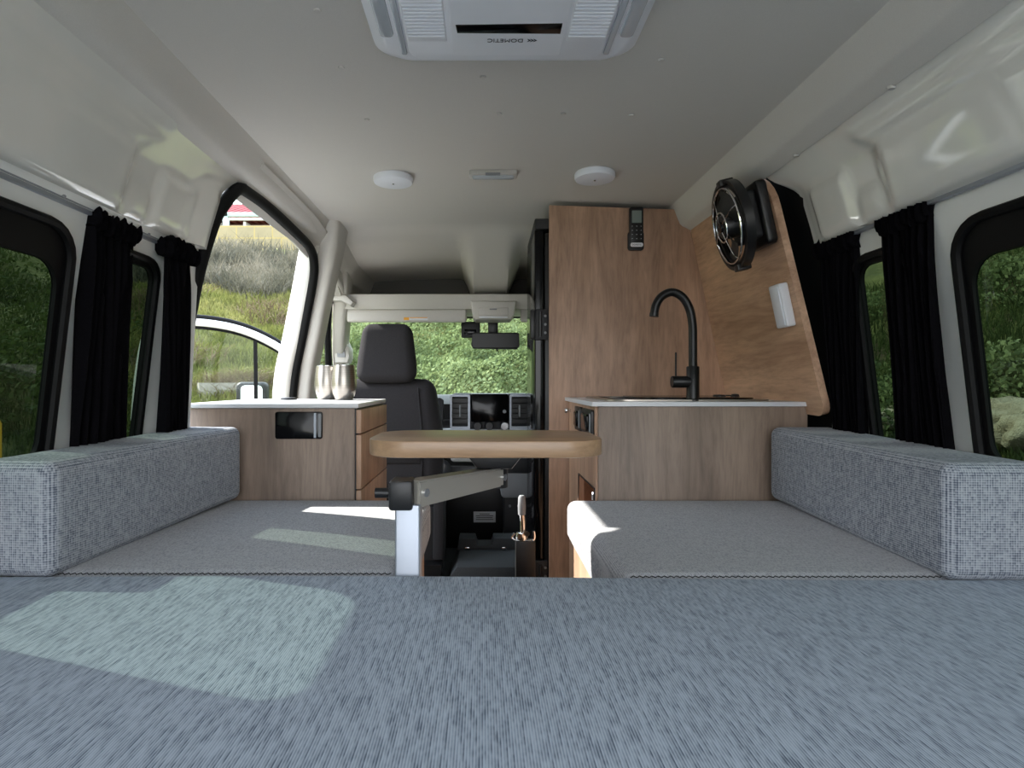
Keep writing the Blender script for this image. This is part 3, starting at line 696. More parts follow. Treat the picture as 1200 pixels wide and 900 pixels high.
# switch
F = board_frame(1.585, 1.018)
t = thing('wall_switch', F.translation, 'white slim switch box on the leaning oak board below the fan', 'switch')
bm = NB(); prism(bm, rrect(-.03, .03, -.058, .058, .005), 'z', 0.0005, .024, .004, 3, F); obj('switch_case', bm, 'white', t)
bm = NB(); box(bm, -.022, .022, -.052, .052, .0235, .0262, .001, 2, F); obj('cover', bm, 'lamp', t)
bm = NB(); box(bm, -.0315, -.0295, -.004, .004, .008, .014, 0, 2, F); obj('slot', bm, 'black', t)
# fan
F = board_frame(1.615, 1.262)
t = thing('fan', F.translation, 'black folding fan with chrome wire guard fixed high on the oak board', 'fan')
bm = NB(); prism(bm, rrect(-.062, .062, -.085, .085, .012), 'z', .0005, .028, .006, 3, F); obj('mount_plate', bm, 'black', t)
bm = NB(); prism(bm, rrect(-.05, .05, -.062, .066, .010), 'z', .028, .066, .008, 3, F); b = obj('housing', bm, 'plastic_dark', t)
for yy in (-.04, .035):
    bm = NB(); box(bm, -.056, -.049, yy-.008, yy+.008, .04, .058, .002, 2, F); obj('clip', bm, 'black', b)
bm = NB(); box(bm, -.053, -.049, -.012, .018, .034, .046, .001, 2, F); obj('button', bm, 'plastic_mid', b)
F = F @ Matrix.Translation((.005, .004, -.026)) @ Matrix.Rotation(R(-5), 4, 'Y')
def ring(r, z, a0=0, a1=360, n=48, tilt=None): return [F @ Vector((r*math.cos(R(a)), r*math.sin(R(a))-.012, z)) for a in np.linspace(a0, a1, n)]
bm = NB(); sweep(bm, ring(.116, .104, 82, 278, 40), [(-.015, -.005), (.015, -.005), (.015, .005), (-.015, .005)], False, F.to_3x3() @ Vector((0, 0, 1)))
sweep(bm, ring(.116, .104, -98, 98, 40), [(-.011, -.004), (.011, -.004), (.011, .004), (-.011, .004)], False, F.to_3x3() @ Vector((0, 0, 1))); obj('gimbal_ring', bm, 'black', t)
for s in (1, -1):
    bm = NB(); box(bm, -.016, .016, s*.116-.012-.009, s*.116-.012+.009, .085, .122, .003, 2, F); obj('pivot', bm, 'black', t)
bm = NB(); box(bm, -.012, .012, -.024, .0, .08, .105, .003, 2, F); obj('neck', bm, 'black', t)
bm = NB(); tube(bm, ring(.102, .108, 0, 360, 49)[:-1], .006, 8, True); cg = obj('cage', bm, 'black', t)
bm = NB(); tube(bm, ring(.101, .122, 0, 360, 49)[:-1], .0028, 8, True); tube(bm, ring(.040, .136, 0, 360, 33)[:-1], .0022, 8, True)
for a in (20, 110, 200, 290):
    tube(bm, smooth_path([F @ Vector((r*math.cos(R(a)), r*math.sin(R(a))-.012, z)) for r, z in ((.012, .139), (.040, .136), (.085, .130), (.101, .121))], 4), .0018, 6)
obj('wire_guard', bm, 'chrome', t)
bm = NB(); lathe(bm, [(0, .062), (.03, .062), (.034, .055), (.034, .0), (0, 0)], (0, 0, 0), 28, F @ Matrix.Translation((0, -.012, .075))); obj('motor', bm, 'black', t)
bm = NB(); lathe(bm, [(0, .008), (.014, .007), (.017, 0), (0, 0)], (0, 0, 0), 20, F @ Matrix.Translation((0, -.012, .135))); obj('hub_cap', bm, 'gloss_black', t)
for k in range(3):
    bm = NB(); a = R(120*k+35)
    def bl(u, v):
        r = .028+u*.066; th = a+(v-.5)*(1.1+.5*u); return F @ Vector((r*math.cos(th), r*math.sin(th)-.012, .118+.020*(v-.5)))
    grid(bm, np.linspace(0, 1, 7), np.linspace(0, 1, 9), bl); solid(bm, .0015); obj('blade', bm, 'plastic_dark', t)

# ------------------------------------------------------------------ swivel table
t = thing('swivel_table', (-.12, .985, 0), 'small oak topped swivel table on an aluminium post in the aisle', 'table')
bm = NB(); prism(bm, rrect(-.211, .224, 1.05, 1.30, .075, 8), 'z', .678, .708, .003); obj('tabletop', bm, 'oak_x', t)
bm = NB(); prism(bm, rrect(-.1415, -.1005, .966, 1.006, .004), 'z', 0.0, .612, .001); p = obj('post', bm, 'alu', t)
bm = NB(); box(bm, -.151, -.112, .960, 1.012, .604, .652, .005); cl = obj('clamp_block', bm, 'black', t)
bm = NB(); tube(bm, [(-.150, .985, .629), (-.176, .985, .629)], .0085, 14); kn = obj('clamp_handle', bm, 'black', t)
A = Vector((-.118, .985, 0)); B = Vector((.036, 1.215, 0)); dv = (B-A).normalized(); nv = Vector((dv.y, -dv.x, 0))
bm = NB()
vs = []
for P, zb, zt, hw in ((A, .606, .650, .018), (B, .604, .640, .018)):
    vs.append([bm.verts.new(P+nv*hw*a+Vector((0, 0, z))) for a, z in ((1, zb), (-1, zb), (-1, zt), (1, zt))])
a, b = vs
for i in range(4): bm.faces.new((a[i], a[(i+1) % 4], b[(i+1) % 4], b[i]))
bm.faces.new(a); bm.faces.new(b); bmesh.ops.recalc_face_normals(bm, faces=bm.faces[:])
bmesh.ops.bevel(bm, geom=bm.edges[:], offset=.003, segments=2, affect='EDGES'); ar = obj('swing_arm', bm, 'arm', t)
for P, k in ((A+dv*.016, .629), (B-dv*.014, .622)):
    c = P+nv*.018; bm = NB(); tube(bm, [(c.x, c.y, k), tuple(c+nv*.004+Vector((0, 0, k)))], .007, 16); obj('bolt', bm, 'chrome', ar)
bm = NB(); prism(bm, [(-.035, .677), (.085, .677), (.058, .643), (-.01, .643)], 'y', 1.16, 1.27, .004); obj('swivel_plate', bm, 'black', t)
bm = NB(); tube(bm, [(.03, 1.21, .60), (.03, 1.21, .65)], .022, 18); obj('swivel_pin', bm, 'black', t)

# ------------------------------------------------------------------ chrome lever on a black post
t = thing('clamp_post', (.145, 2.0, 0), 'chrome lever on a black post standing beside the fridge', 'lever post')
bm = NB(); box(bm, .112, .178, 1.99, 2.03, 0, .283, .004); obj('post', bm, 'black', t)
bm = NB(); tube(bm, smooth_path([(.136, 2.0, .30), (.136, 2.0, .345), (.133, 2.0, .375)], 4), .0095, 12); obj('lever_arm', bm, 'chrome', t)
bm = NB(); lathe(bm, [(0, 0), (.0125, .002), (.0135, .03), (.012, .06), (.008, .066), (0, .068)], (.133, 2.0, .368), 18); obj('grip', bm, 'plastic_mid', t)
bm = NB(); lathe(bm, [(0, 0), (.018, .0), (.022, .012), (.018, .028), (0, .03)], (.132, 2.0, .283), 20); obj('cam', bm, 'chrome', t)
bm = NB(); tube(bm, smooth_path([(.108, 1.985, .312), (.098, 1.985, .296), (.112, 1.985, .288), (.14, 1.985, .286), (.168, 1.985, .288), (.174, 1.985, .30), (.172, 1.985, .318)], 4), .0038, 8); obj('spring_clip', bm, 'chrome', t)
bm = NB(); tube(bm, [(.150, 1.99, .31), (.150, 1.98, .31)], .008, 12); obj('bolt', bm, 'chrome', t)

# ------------------------------------------------------------------ the cab
t = thing('cab_seat', (-.40, 2.55, 0), 'charcoal cloth covered cab seat with tall headrest behind the windscreen', 'seat')
bm = NB()
def hfn(c): return Vector((-.402+(c.x+.402)*(1-.16*ss(.84, 1.06, c.z)), c.y+.12*(c.z-.82), c.z))
rbox(bm, -.522, -.282, 2.47, 2.57, .815, 1.056, .036, 5, 10, .006, hfn); hd = obj('headrest', bm, 'seat', t)
bm = NB()
def bfn(c): return Vector((-.402+(c.x+.402)*(1-.14*ss(.55, .82, c.z)), c.y+.16*(c.z-.5), c.z))
rbox(bm, -.635, -.172, 2.46, 2.60, .36, .822, .05, 5, 12, .008, bfn); bk = obj('backrest', bm, 'seat', t)
for s in (-1, 1):
    pts = [(-.402+s*.155*(1-.14*ss(.55, .82, z)), 2.452+.16*(z-.5), z) for z in np.linspace(.42, .79, 10)]
    bm = NB(); tube(bm, pts, .004, 8); obj('seam', bm, 'seat', bk)
bm = NB(); box(bm, -.56, -.25, 2.44, 2.46, .48, .60, .006); bmesh.ops.translate(bm, verts=bm.verts[:], vec=(0, .004, 0)); obj('map_pocket', bm, 'seat', bk)
bm = NB(); rbox(bm, -.65, -.155, 2.55, 3.02, .30, .43, .05, 5, 10, .008); obj('seat_base_cushion', bm, 'seat', t)
bm = NB(); prism(bm, [(2.42, 0), (3.0, 0), (3.0, .28), (2.46, .30), (2.44, .2)], 'x', -.62, -.175, .012); obj('pedestal', bm, 'plastic_dark', t)
bm = NB(); prism(bm, [(2.40, .10), (2.52, .06), (2.60, .40), (2.47, .42), (2.43, .25)], 'x', -.20, -.155, .012); obj('side_cover', bm, 'seat', t)
bm = NB(); prism(bm, [(2.36, .05), (2.50, .05), (2.5, .09), (2.36, .09)], 'x', -.30, -.16, .006); obj('slide_rail', bm, 'black', t)

t = thing('dashboard', (AX, 3.3, .4), 'dark dashboard with silver framed centre screen under the windscreen', 'dashboard')
bm = NB(); prism(bm, [(3.10, .50), (3.14, .70), (3.22, .742), (3.45, .745), (3.56, .70), (3.56, .42), (3.2, .42)], 'x', -.80, .88, .015, 3); obj('dash_body', bm, 'plastic_dark', t)
bm = NB(); prism(bm, rrect(-.157, .240, .545, .757, .015), 'y', 3.02, 3.2, .006); cs = obj('centre_console', bm, 'plastic_dark', t)
bm = NB(); prism(bm, rrect(-.056, .133, .615, .757, .008), 'y', 3.0, 3.03, .004); sc_ = obj('screen', bm, 'gloss_black', cs)
bm = NB(); tube(bm, [(.112, 3.0, .668), (.112, 2.99, .668)], .009, 18); obj('dial', bm, 'plastic_mid', sc_)
for s, x in ((-1, -.111), (1, .188)):
    w = .05
    bm = NB(); holed(bm, rrect(x-w, x+w, .575, .752, .008), [rrect(x-w+.009, x+w-.010, .592, .742, .006)], 0, lambda u, v: Vector((u, 3.0, v)))
    ext = bmesh.ops.extrude_face_region(bm, geom=bm.faces[:])
    for v in [g for g in ext['geom'] if isinstance(g, bmesh.types.BMVert)]: v.co.y += .03
    bmesh.ops.recalc_face_normals(bm, faces=bm.faces[:]); vn = obj('air_vent', bm, 'alu', t)
    for k in range(5):
        bm = NB(); z = .618+k*.026; box(bm, x-w+.009, x+w-.010, 3.008, 3.03, z-.010, z+.010); obj('vent_slat', bm, 'black', vn)
    bm = NB(); box(bm, x-.004, x+.004, 3.0, 3.02, .64, .70, .002); obj('vent_tab', bm, 'plastic_mid', vn)
bm = NB(); prism(bm, [(-.24, .56), (.25, .56), (.25, .575), (-.157, .580), (-.24, .578)], 'y', 2.995, 3.1, .002); obj('silver_trim', bm, 'alu', cs)
for x, m in ((-.023, 'black'), (.036, 'black'), (.112, 'chrome')):
    bm = NB(); lathe(bm, [(0, .03), (.018, .03), (.022, .024), (.0245, 0), (0, 0)], (0, 0, 0), 24, Matrix.Translation((x, 3.02, .594)) @ Matrix.Rotation(PI/2, 4, 'X')); obj('knob', bm, m, cs)
bm = NB(); prism(bm, rrect(-.78, -.20, .60, .735, .02), 'y', 3.09, 3.13, .005); gl = obj('glove_box', bm, 'plastic_dark', t)
bm = NB(); box(bm, -.28, -.17, 3.08, 3.10, .615, .622, .002); obj('seam', bm, 'black', gl)
bm = NB(); prism(bm, rrect(-.16, .06, .41, .55, .02), 'y', 3.02, 3.15, .01); obj('lower_trim', bm, 'plastic', t)
# gear console
t = thing('gear_console', (.15, 2.85, 0), 'grey plastic gear console below the centre of the dashboard', 'console')
bm = NB(); prism(bm, rrect(.085, .232, .285, .44, .022), 'y', 2.72, 3.08, .012); obj('cowl', bm, 'plastic_mid', t)
bm = NB(); prism(bm, [(.098, .47), (.215, .47), (.205, .40), (.108, .40)], 'y', 2.712, 2.9, .006); obj('tray', bm, 'plastic_dark', t)
bm = NB(); prism(bm, rrect(.10, .25, 0.02, .29, .01), 'y', 2.80, 3.06, .008); obj('stand', bm, 'plastic_dark', t)
for x in (.13, .17):
    bm = NB(); tube(bm, [(x, 2.80, .235), (x, 2.792, .235)], .006, 12); obj('button', bm, 'plastic_mid', t)
# engine cover + kick panel with plate
t = thing('engine_cover', (.0, 2.62, 0), 'grey matted step cover on the floor between the cab seats', 'cover')
bm = NB(); prism(bm, [(-.135, 0), (.17, 0), (.16, .06), (.14, .085), (-.10, .085), (-.125, .05)], 'y', 2.36, 2.62, .012); obj('lid', bm, 'carpet', t)
bm = NB(); prism(bm, [(-.11, .08), (.15, .08), (.14, .135), (.05, .135), (.04, .105), (-.02, .105), (-.03, .135), (-.10, .135)], 'y', 2.60, 2.70, .01); obj('ridge', bm, 'carpet', t)
for x in (-.065, .095):
    bm = NB(); box(bm, x-.012, x+.012, 2.585, 2.60, .086, .10, .003); obj('latch', bm, 'chrome', t)
t = thing('kick_panel', (.0, 2.95, 0), 'black panel under the dashboard bearing a small white plate', 'panel')
bm = NB(); box(bm, -.30, .30, 2.93, 2.97, 0, .40, .004); obj('board', bm, 'black', t)
bm = NB(); box(bm, -.042, .066, 2.925, 2.931, .128, .180, .001); pl = obj('plate', bm, 'label', t)
for k, w in enumerate((.05, .085, .08, .085)):
    bm = NB(); box(bm, .012-w/2, .012+w/2, 2.9242, 2.9252, .168-k*.009, .171-k*.009); obj('print_line', bm, 'ink', pl)

# overhead shelf, visors, console, mirror
t = thing('overhead_shelf', (AX, 2.88, 1.1), 'pale grey overhead shelf above the windscreen', 'shelf')
bm = NB(); prism(bm, [(2.84, 1.232), (2.865, 1.238), (2.88, 1.20), (3.36, 1.195), (3.36, 1.180), (3.04, 1.165), (2.86, 1.165), (2.845, 1.19)], 'x', -.66, .74, .004); obj('shelf_lip', bm, 'plastic', t)
bm = NB(); prism(bm, [(-.72, 1.225), (-.64, 1.225), (-.60, 1.19), (-.615, 1.17), (-.66, 1.195), (-.72, 1.195)], 'y', 2.79, 2.90, .012); obj('end_bracket', bm, 'plastic', t)
bm = NB(); prism(bm, [(-.055, 1.20), (.165, 1.20), (.15, 1.125), (.135, 1.112), (-.03, 1.112), (-.045, 1.125)], 'y', 2.825, 3.0, .010, 3); oc = obj('overhead_console', bm, 'plastic', t)
bm = NB(); prism(bm, rrect(-.02, .125, 1.128, 1.168, .008), 'y', 2.819, 2.83, .003); cv = obj('console_lid', bm, 'plastic', oc)
bm = NB(); box(bm, .035, .07, 2.815, 2.822, 1.156, 1.162, .002); obj('lid_catch', bm, 'plastic_mid', cv)
bm = NB(); box(bm, -.015, .12, 2.817, 2.825, 1.118, 1.124, .001); obj('map_light', bm, 'lamp', oc)
def visor(x0, x1, label, lab):
    v = thing('sun_visor', ((x0+x1)/2, 2.9, 1.10), label, 'sun visor', 'pale grey sun visors')
    bm = NB(); rbox(bm, x0, x1, 2.885, 2.91, 1.105, 1.172, .012, 3, 6); obj('visor_panel', bm, 'plastic', v)
    bm = NB(); tube(bm, [(x0+.01, 2.91, 1.166), (x1-.01, 2.91, 1.166)], .007, 8); obj('hinge_rod', bm, 'plastic_dark', v)
    if lab:
        bm = NB(); box(bm, -.378, -.262, 2.8825, 2.8855, 1.114, 1.128); s = obj('warning_label', bm, 'label', v)
        bm = NB(); box(bm, -.378, -.352, 2.882, 2.8835, 1.114, 1.128); obj('warning_mark', bm, 'yellow', s)
        bm = NB(); box(bm, -.350, -.264, 2.882, 2.8835, 1.124, 1.128); obj('warning_band', bm, 'yellow', s)
visor(-.655, -.075, 'pale grey sun visor with a yellow and white label above the cab seat', True)
visor(.185, .62, 'pale grey sun visor mostly behind the fridge', False)
t = thing('rear_view_mirror', (.068, 3.0, .98), 'black rear view mirror hanging before the windscreen', 'mirror')
bm = NB(); prism(bm, [(-.05, 1.055), (-.055, 1.0), (-.045, .983), (.175, .980), (.188, .995), (.186, 1.058), (.175, 1.063), (-.042, 1.063)], 'y', 2.985, 3.02, .006); obj('mirror_shell', bm, 'black', t)
bm = NB(); prism(bm, rrect(-.047, .182, .988, 1.057, .008), 'y', 2.983, 2.987); obj('mirror_glass', bm, 'black', t)
bm = NB(); tube(bm, [(.055, 3.02, 1.05), (.055, 3.05, 1.12)], .012, 10); obj('stem', bm, 'black', t)
bm = NB(); box(bm, .03, .08, 3.0, 3.06, 1.06, 1.13, .006); obj('mount', bm, 'black', t)
bm = NB(); tube(bm, [(.075, 3.0, .982), (.075, 3.0, .972)], .005, 8); obj('dimmer_tab', bm, 'black', t)
t = thing('camera_box', (-.06, 3.03, 1.04), 'black sensor box beside the rear view mirror', 'sensor')
bm = NB(); box(bm, -.105, -.01, 3.0, 3.06, 1.04, 1.12, .008); obj('sensor_case', bm, 'plastic_dark', t)
bm = NB(); box(bm, -.09, -.03, 2.996, 3.002, 1.055, 1.08, .002); obj('sensor_window', bm, 'gloss_black', t)

# ------------------------------------------------------------------ ceiling fittings
def round_light(x, y, label):
    z = ceil_z(abs(x-AX), y)
    t = thing('ceiling_light', (x, y, z-.03), label, 'ceiling light', 'round white ceiling lights')
    bm = NB(); lathe(bm, [(0, .002), (.058, .002), (.06, 0), (.06, -.008), (.0, -.008)], (x, y, z), 48); obj('base_plate', bm, 'white', t)
    bm = NB(); lathe(bm, [(.0615, -.003), (.0615, -.014), (.059, -.0195), (.05, -.0215), (0, -.0225)], (x, y, z), 48); d = obj('diffuser', bm, 'lamp', t)
    bm = NB(); lathe(bm, [(0, -.0245), (.003, -.0240), (.0045, -.021)], (x, y, z), 14); obj('touch_dot', bm, 'chrome', d)
round_light(-.277, 1.862, 'round white ceiling light over the drawer cabinet side')
round_light(.345, 1.83, 'round white ceiling light over the kitchen side')
z = ceil_z(0, 1.84)
t = thing('dome_lamp', (.035, 1.84, z-.012), 'slim rectangular dome lamp between the two round ceiling lights', 'lamp')
bm = NB(); prism(bm, rrect(-.04, .108, 1.812, 1.862, .010), 'z', z-.014, z+.002, .004); obj('lamp_bezel', bm, 'plastic', t)
bm = NB(); prism(bm, rrect(-.03, .098, 1.822, 1.852, .008), 'z', z-.018, z-.012, .003); obj('lamp_lens', bm, 'clear', t)
bm = NB(); box(bm, .01, .055, 1.808, 1.816, z-.017, z-.010, .001); obj('lamp_switch', bm, 'plastic_mid', t)
# air conditioner
t = thing('air_conditioner', (AX, .78, 1.375), 'white ceiling air conditioner with slotted grilles and black display strip', 'air conditioner')
bm = NB()
def acs(k, z): return [(x, y) for x, y in rrect(-.190+k, .270-k, .45+k, 1.085-k, .05, 8)]
rings = []
for k, z in ((.0, 1.458), (.0, 1.410), (.004, 1.398), (.022, 1.384), (.030, 1.382)):
    rings.append([bm.verts.new((x, y, z)) for x, y in acs(k, z)])
for a, b in zip(rings, rings[1:]):
    n = len(a)
    for i in range(n): bm.faces.new((a[i], a[(i+1) % n], b[(i+1) % n], b[i]))
bm.faces.new(rings[-1]); bmesh.ops.recalc_face_normals(bm, faces=bm.faces[:]); obj('housing', bm, 'ac', t, 30)
bm = NB(); prism(bm, rrect(-.125, .205, .50, 1.045, .03, 6), 'z', 1.374, 1.384, .004); obj('cover_panel', bm, 'ac', t)
for s, (x0, x1) in ((-1, (-.122, -.058)), (1, (.138, .202))):
    bm = NB(); box(bm, x0, x1, .52, .985, 1.3728, 1.3755, .001)
    for k in range(51): y = .526+k*.0088; prism(bm, [(y, 1.3705), (y+.0045, 1.3705), (y+.006, 1.3732), (y, 1.3732)], 'x', x0+.002, x1-.002)
    obj('grille', bm, 'ac', t)
    bm = NB(); X0, X1 = (-.168, -.145) if s < 0 else (.225, .248)
    prism(bm, rrect(X0, X1, .56, .985, .008), 'z', 1.379, 1.387, .003); obj('light_lens', bm, 'clear', t)
    bm = NB(); xx = -.134 if s < 0 else .214
    prism(bm, rrect(xx-.005, xx+.005, .55, 1.035, .004), 'z', 1.378, 1.386, .002); obj('air_outlet', bm, 'clear', t)
bm = NB(); prism(bm, [(-.042, .938), (.126, .934), (.126, .962), (-.040, .960)], 'z', 1.372, 1.378, .001); obj('display', bm, 'gloss_black', t)
bm = NB(); prism(bm, rrect(-.05, .132, .56, 1.03, .01), 'z', 1.3728, 1.3750, .001); obj('centre_panel', bm, 'ac', t)
lg = text_part('logo', 'DOMETIC', .0135, 'ink', t, Vector((.038, .980, 1.3722)), Matrix.Rotation(PI, 3, 'Y'))
bm = NB()
for k in range(3): prism(bm, [(.074+k*.005, .976), (.080+k*.005, .980), (.074+k*.005, .984), (.077+k*.005, .980)], 'z', 1.3718, 1.3726)
obj('logo_mark', bm, 'ink', t)

# ------------------------------------------------------------------ open cab door outside
t = thing('door_1', (-1.35, 3.25, -.2), 'open white passenger cab door seen through the sliding door opening', 'door', None, 'structure')
DH = Vector((-.93, 3.42, 0)); DE = Vector((-1.78, 3.06, 0)); du = (DE-DH).normalized(); dn = Vector((-du.y, du.x, 0))
def DP(a, z, o=0): return DH+du*a+dn*o+Vector((0, 0, z-.075*ss(.75, .95, z)))
fr = [DP(.0, .86), DP(.10, .99), DP(.25, 1.10), DP(.42, 1.175), DP(.60, 1.205), DP(.78, 1.20), DP(.86, 1.15), DP(.90, .95), DP(.92, .62)]
bm = NB(); sweep(bm, smooth_path(fr, 6), rrect(-.028, .028, -.02, .02, .010, 3), False, tuple(dn)); obj('window_frame', bm, 'paint', t)
fr2 = [p+Vector((0, 0, .032))+du*0 for p in fr[:6]]
bm = NB(); sweep(bm, smooth_path(fr2, 6), circ(.012, 8)); obj('seal', bm, 'rubber', t)
fr3 = [p-Vector((0, 0, .026)) for p in fr[:6]]
bm = NB(); sweep(bm, smooth_path(fr3, 6), circ(.008, 8)); obj('glass_run', bm, 'rubber', t)
bm = NB(); sweep(bm, [DP(.34, .58), DP(.345, 1.12)], rect(.03, .02), False, tuple(dn)); obj('quarter_bar', bm, 'rubber', t)
bm = NB(); P = [DP(a, z) for a, z in ((0, .60), (.0, .86), (.10, .99), (.25, 1.10), (.42, 1.175), (.60, 1.205), (.78, 1.20), (.86, 1.15), (.90, .95), (.92, .60))]
bm.faces.new([bm.verts.new(p) for p in P]); obj('window_glass', bm, 'glass', t)
bm = NB(); pts = [(0, -.2), (.9, -.25), (.95, .3), (.93, .62), (0, .66)]
lo = [bm.verts.new(DP(a, z, -.05)) for a, z in pts]; hi = [bm.verts.new(DP(a, z, .05)) for a, z in pts]; bm.faces.new(lo); bm.faces.new(hi)
for i in range(5): bm.faces.new((lo[i], lo[(i+1) % 5], hi[(i+1) % 5], hi[i]))
bmesh.ops.recalc_face_normals(bm, faces=bm.faces[:]); bmesh.ops.bevel(bm, geom=bm.edges[:], offset=.015, segments=2, affect='EDGES'); obj('door_panel', bm, 'plastic_mid', t)
MC = DP(.355, .757, .16 if dn.y > 0 else -.16); Fm = Matrix.Translation(MC) @ Matrix.Rotation(R(8), 4, 'Z')
bm = NB(); prism(bm, rrect(-.085, .085, -.085, .06, .03), 'y', -.03, .06, .02, 3, Fm); mh = obj('side_mirror', bm, 'plastic_dark', t)
bm = NB(); prism(bm, rrect(-.055, .062, -.064, .040, .024), 'y', -.034, -.028, 0, 2, Fm); obj('mirror_glass', bm, 'mirror', mh)

# ------------------------------------------------------------------ outside: bank, vegetation, wall, house
def hill(x, y):
    dx = max(abs(x-.05)-.95, 0); dy = max(y-3.9, 0); d = math.hypot(dx, dy)
    h = -.65+.85*ss(1.0, 2.2, d)
    h += .42*max(0, d-2.2)
    if h > 4.0: h = 4.0+.02*(h-4.0)
    k = ss(-3.0, .5, y)
    h = -.65+(h+.65)*k
    if d > 2.0: h += k*(.22*noise.noise(Vector((x*.55, y*.55, 3)))+.10*noise.noise(Vector((x*1.7, y*1.7, 8))))
    return h
bm = NB(); grid(bm, list(np.linspace(-40, -9, 24))+list(np.linspace(-8.6, 8.6, 80))+list(np.linspace(9, 40, 24)), list(np.linspace(-25, -2, 12))+list(np.linspace(-1.5, 16, 90))+list(np.linspace(17, 45, 16)), lambda x, y: Vector((x, y, hill(x, y))))
struct('terrain', bm, 'grass', 'grassy bank rising around the parked van', 'hillside', None, 80)
bm = NB(); box(bm, -3.2, 3.2, -14, 3.6, -.9, -.62); struct('ground', bm, 'ground', 'pale gravel parking ground under the van', 'ground')
def blades(name, n, sampler, size, width, mat, label, cat, lean=.5):
    V = []; F = []
    for i in range(n):
        p = sampler()
        if p is None: continue
        x, y = p; z = hill(x, y)-.02
        D = math.hypot(x, y); s = size*random.uniform(.5, 1.3); w = width*random.uniform(.7, 1.3)*max(1, D/7)
        a = random.random()*6.283; lx, ly = lean*s*random.gauss(0, .6), lean*s*random.gauss(0, .6)
        cx, cy = math.cos(a)*w, math.sin(a)*w; b = len(V)
        V += [(x-cx, y-cy, z), (x+cx, y+cy, z), (x+lx*.4+cx*.7, y+ly*.4+cy*.7, z+s*.6), (x+lx*.4-cx*.7, y+ly*.4-cy*.7, z+s*.6), (x+lx, y+ly, z+s*.95)]
        F += [(b, b+1, b+2, b+3), (b+3, b+2, b+4)]
    me = bpy.data.meshes.new(name); me.from_pydata(V, [], F); me.materials.append(M[mat]); o = bpy.data.objects.new(name, me); COL.objects.link(o)
    return tag(o, label, cat, None, 'stuff')
def leaves(name, n, sampler, up, size, mat, label, cat):
    V = []; F = []
    for i in range(n):
        p = sampler()
        if p is None: continue
        x, y = p; m = .5+.5*noise.noise(Vector((x*.9, y*.9, 21)))+.35*noise.noise(Vector((x*2.6, y*2.6, 5)))
        z = hill(x, y)+up*max(0.05, m)*random.random()**.6
        D = math.hypot(x, y); s = size*random.uniform(.6, 1.4)*max(1, D/9)
        n1 = Vector((random.gauss(0, 1), random.gauss(0, 1), random.gauss(0, 1))).normalized(); n2 = n1.orthogonal().normalized(); n3 = n1.cross(n2); c = Vector((x, y, z)); b = len(V)
        V += [tuple(c-n2*s*.5), tuple(c+n3*s*.28), tuple(c+n2*s*.5), tuple(c-n3*s*.28)]; F.append((b, b+1, b+2, b+3))
    me = bpy.data.meshes.new(name); me.from_pydata(V, [], F); me.materials.append(M[mat]); o = bpy.data.objects.new(name, me); COL.objects.link(o)
    return tag(o, label, cat, None, 'stuff')
def wedge(k0, k1, y0, y1, test=None):
    def f():
        y = y0*(y1/y0)**random.random(); x = y*random.uniform(k0, k1)
        if test and not test(x, y): return None
        return x, y
    return f
def patch(x, y, s=.6, sd=0): return noise.noise(Vector((x*s, y*s, 40+sd)))
hd_ = lambda x, y: hill(x, y)
blades('bank_grass', 80000, wedge(-.60, -.24, 3.7, 13.5, lambda x, y: patch(x, y) > -.6 and hd_(x, y) < 3.0), .15, .006, 'blade', 'short green grass on the bank seen through the open sliding door', 'grass')
blades('tall_grass', 16000, wedge(-.62, -.24, 9.5, 15.0, lambda x, y: 2.35+.6*patch(x, y, .9) < hd_(x, y) < 3.72), .42, .006, 'tall', 'tall grey green reed grass along the foot of the block wall', 'grass', .7)
blades('dry_brush', 14000, wedge(-.6, -.25, 5.5, 12, lambda x, y: patch(x, y, .9, 5) > .12 and hd_(x, y) < 3), .22, .006, 'dry', 'dry brown brush patches scattered over the grassy bank', 'brush', 1.4)
leaves('ground_cover', 75000, wedge(-.28, .16, 5.6, 13.5), .55, .052, 'shrub', 'dense pale green leafy shrubs on the bank beyond the windscreen', 'shrubs')
leaves('bank_leaves', 9000, wedge(-.60, -.25, 5.0, 6.6, lambda x, y: patch(x, y, .7, 9) > 0), .3, .05, 'blade_r', 'leafy weeds at the foot of the bank by the cab door', 'weeds')
blades('meadow_grass', 30000, wedge(.55, 1.15, 2.9, 9, lambda x, y: patch(x, y) > -.3), .16, .005, 'blade_r', 'deep green grass on the bank behind the driver side windows', 'grass')
leaves('hedge_leaves', 16000, wedge(.55, 1.15, 4.2, 9, lambda x, y: patch(x, y, .5, 3) > 0.02), .5, .06, 'shrub', 'dull leafy shrubs on the bank behind the driver side windows', 'shrubs')
blades('verge_grass', 22000, wedge(-1.25, -.55, 2.9, 10, lambda x, y: patch(x, y) > -.3), .16, .005, 'blade_r', 'dark green grass behind the passenger side windows', 'grass')
leaves('verge_leaves', 14000, wedge(-1.2, -.55, 3.4, 9, lambda x, y: patch(x, y, .5, 3) > .0), .6, .06, 'blade_r', 'dark leafy shrubs behind the passenger side windows', 'shrubs')
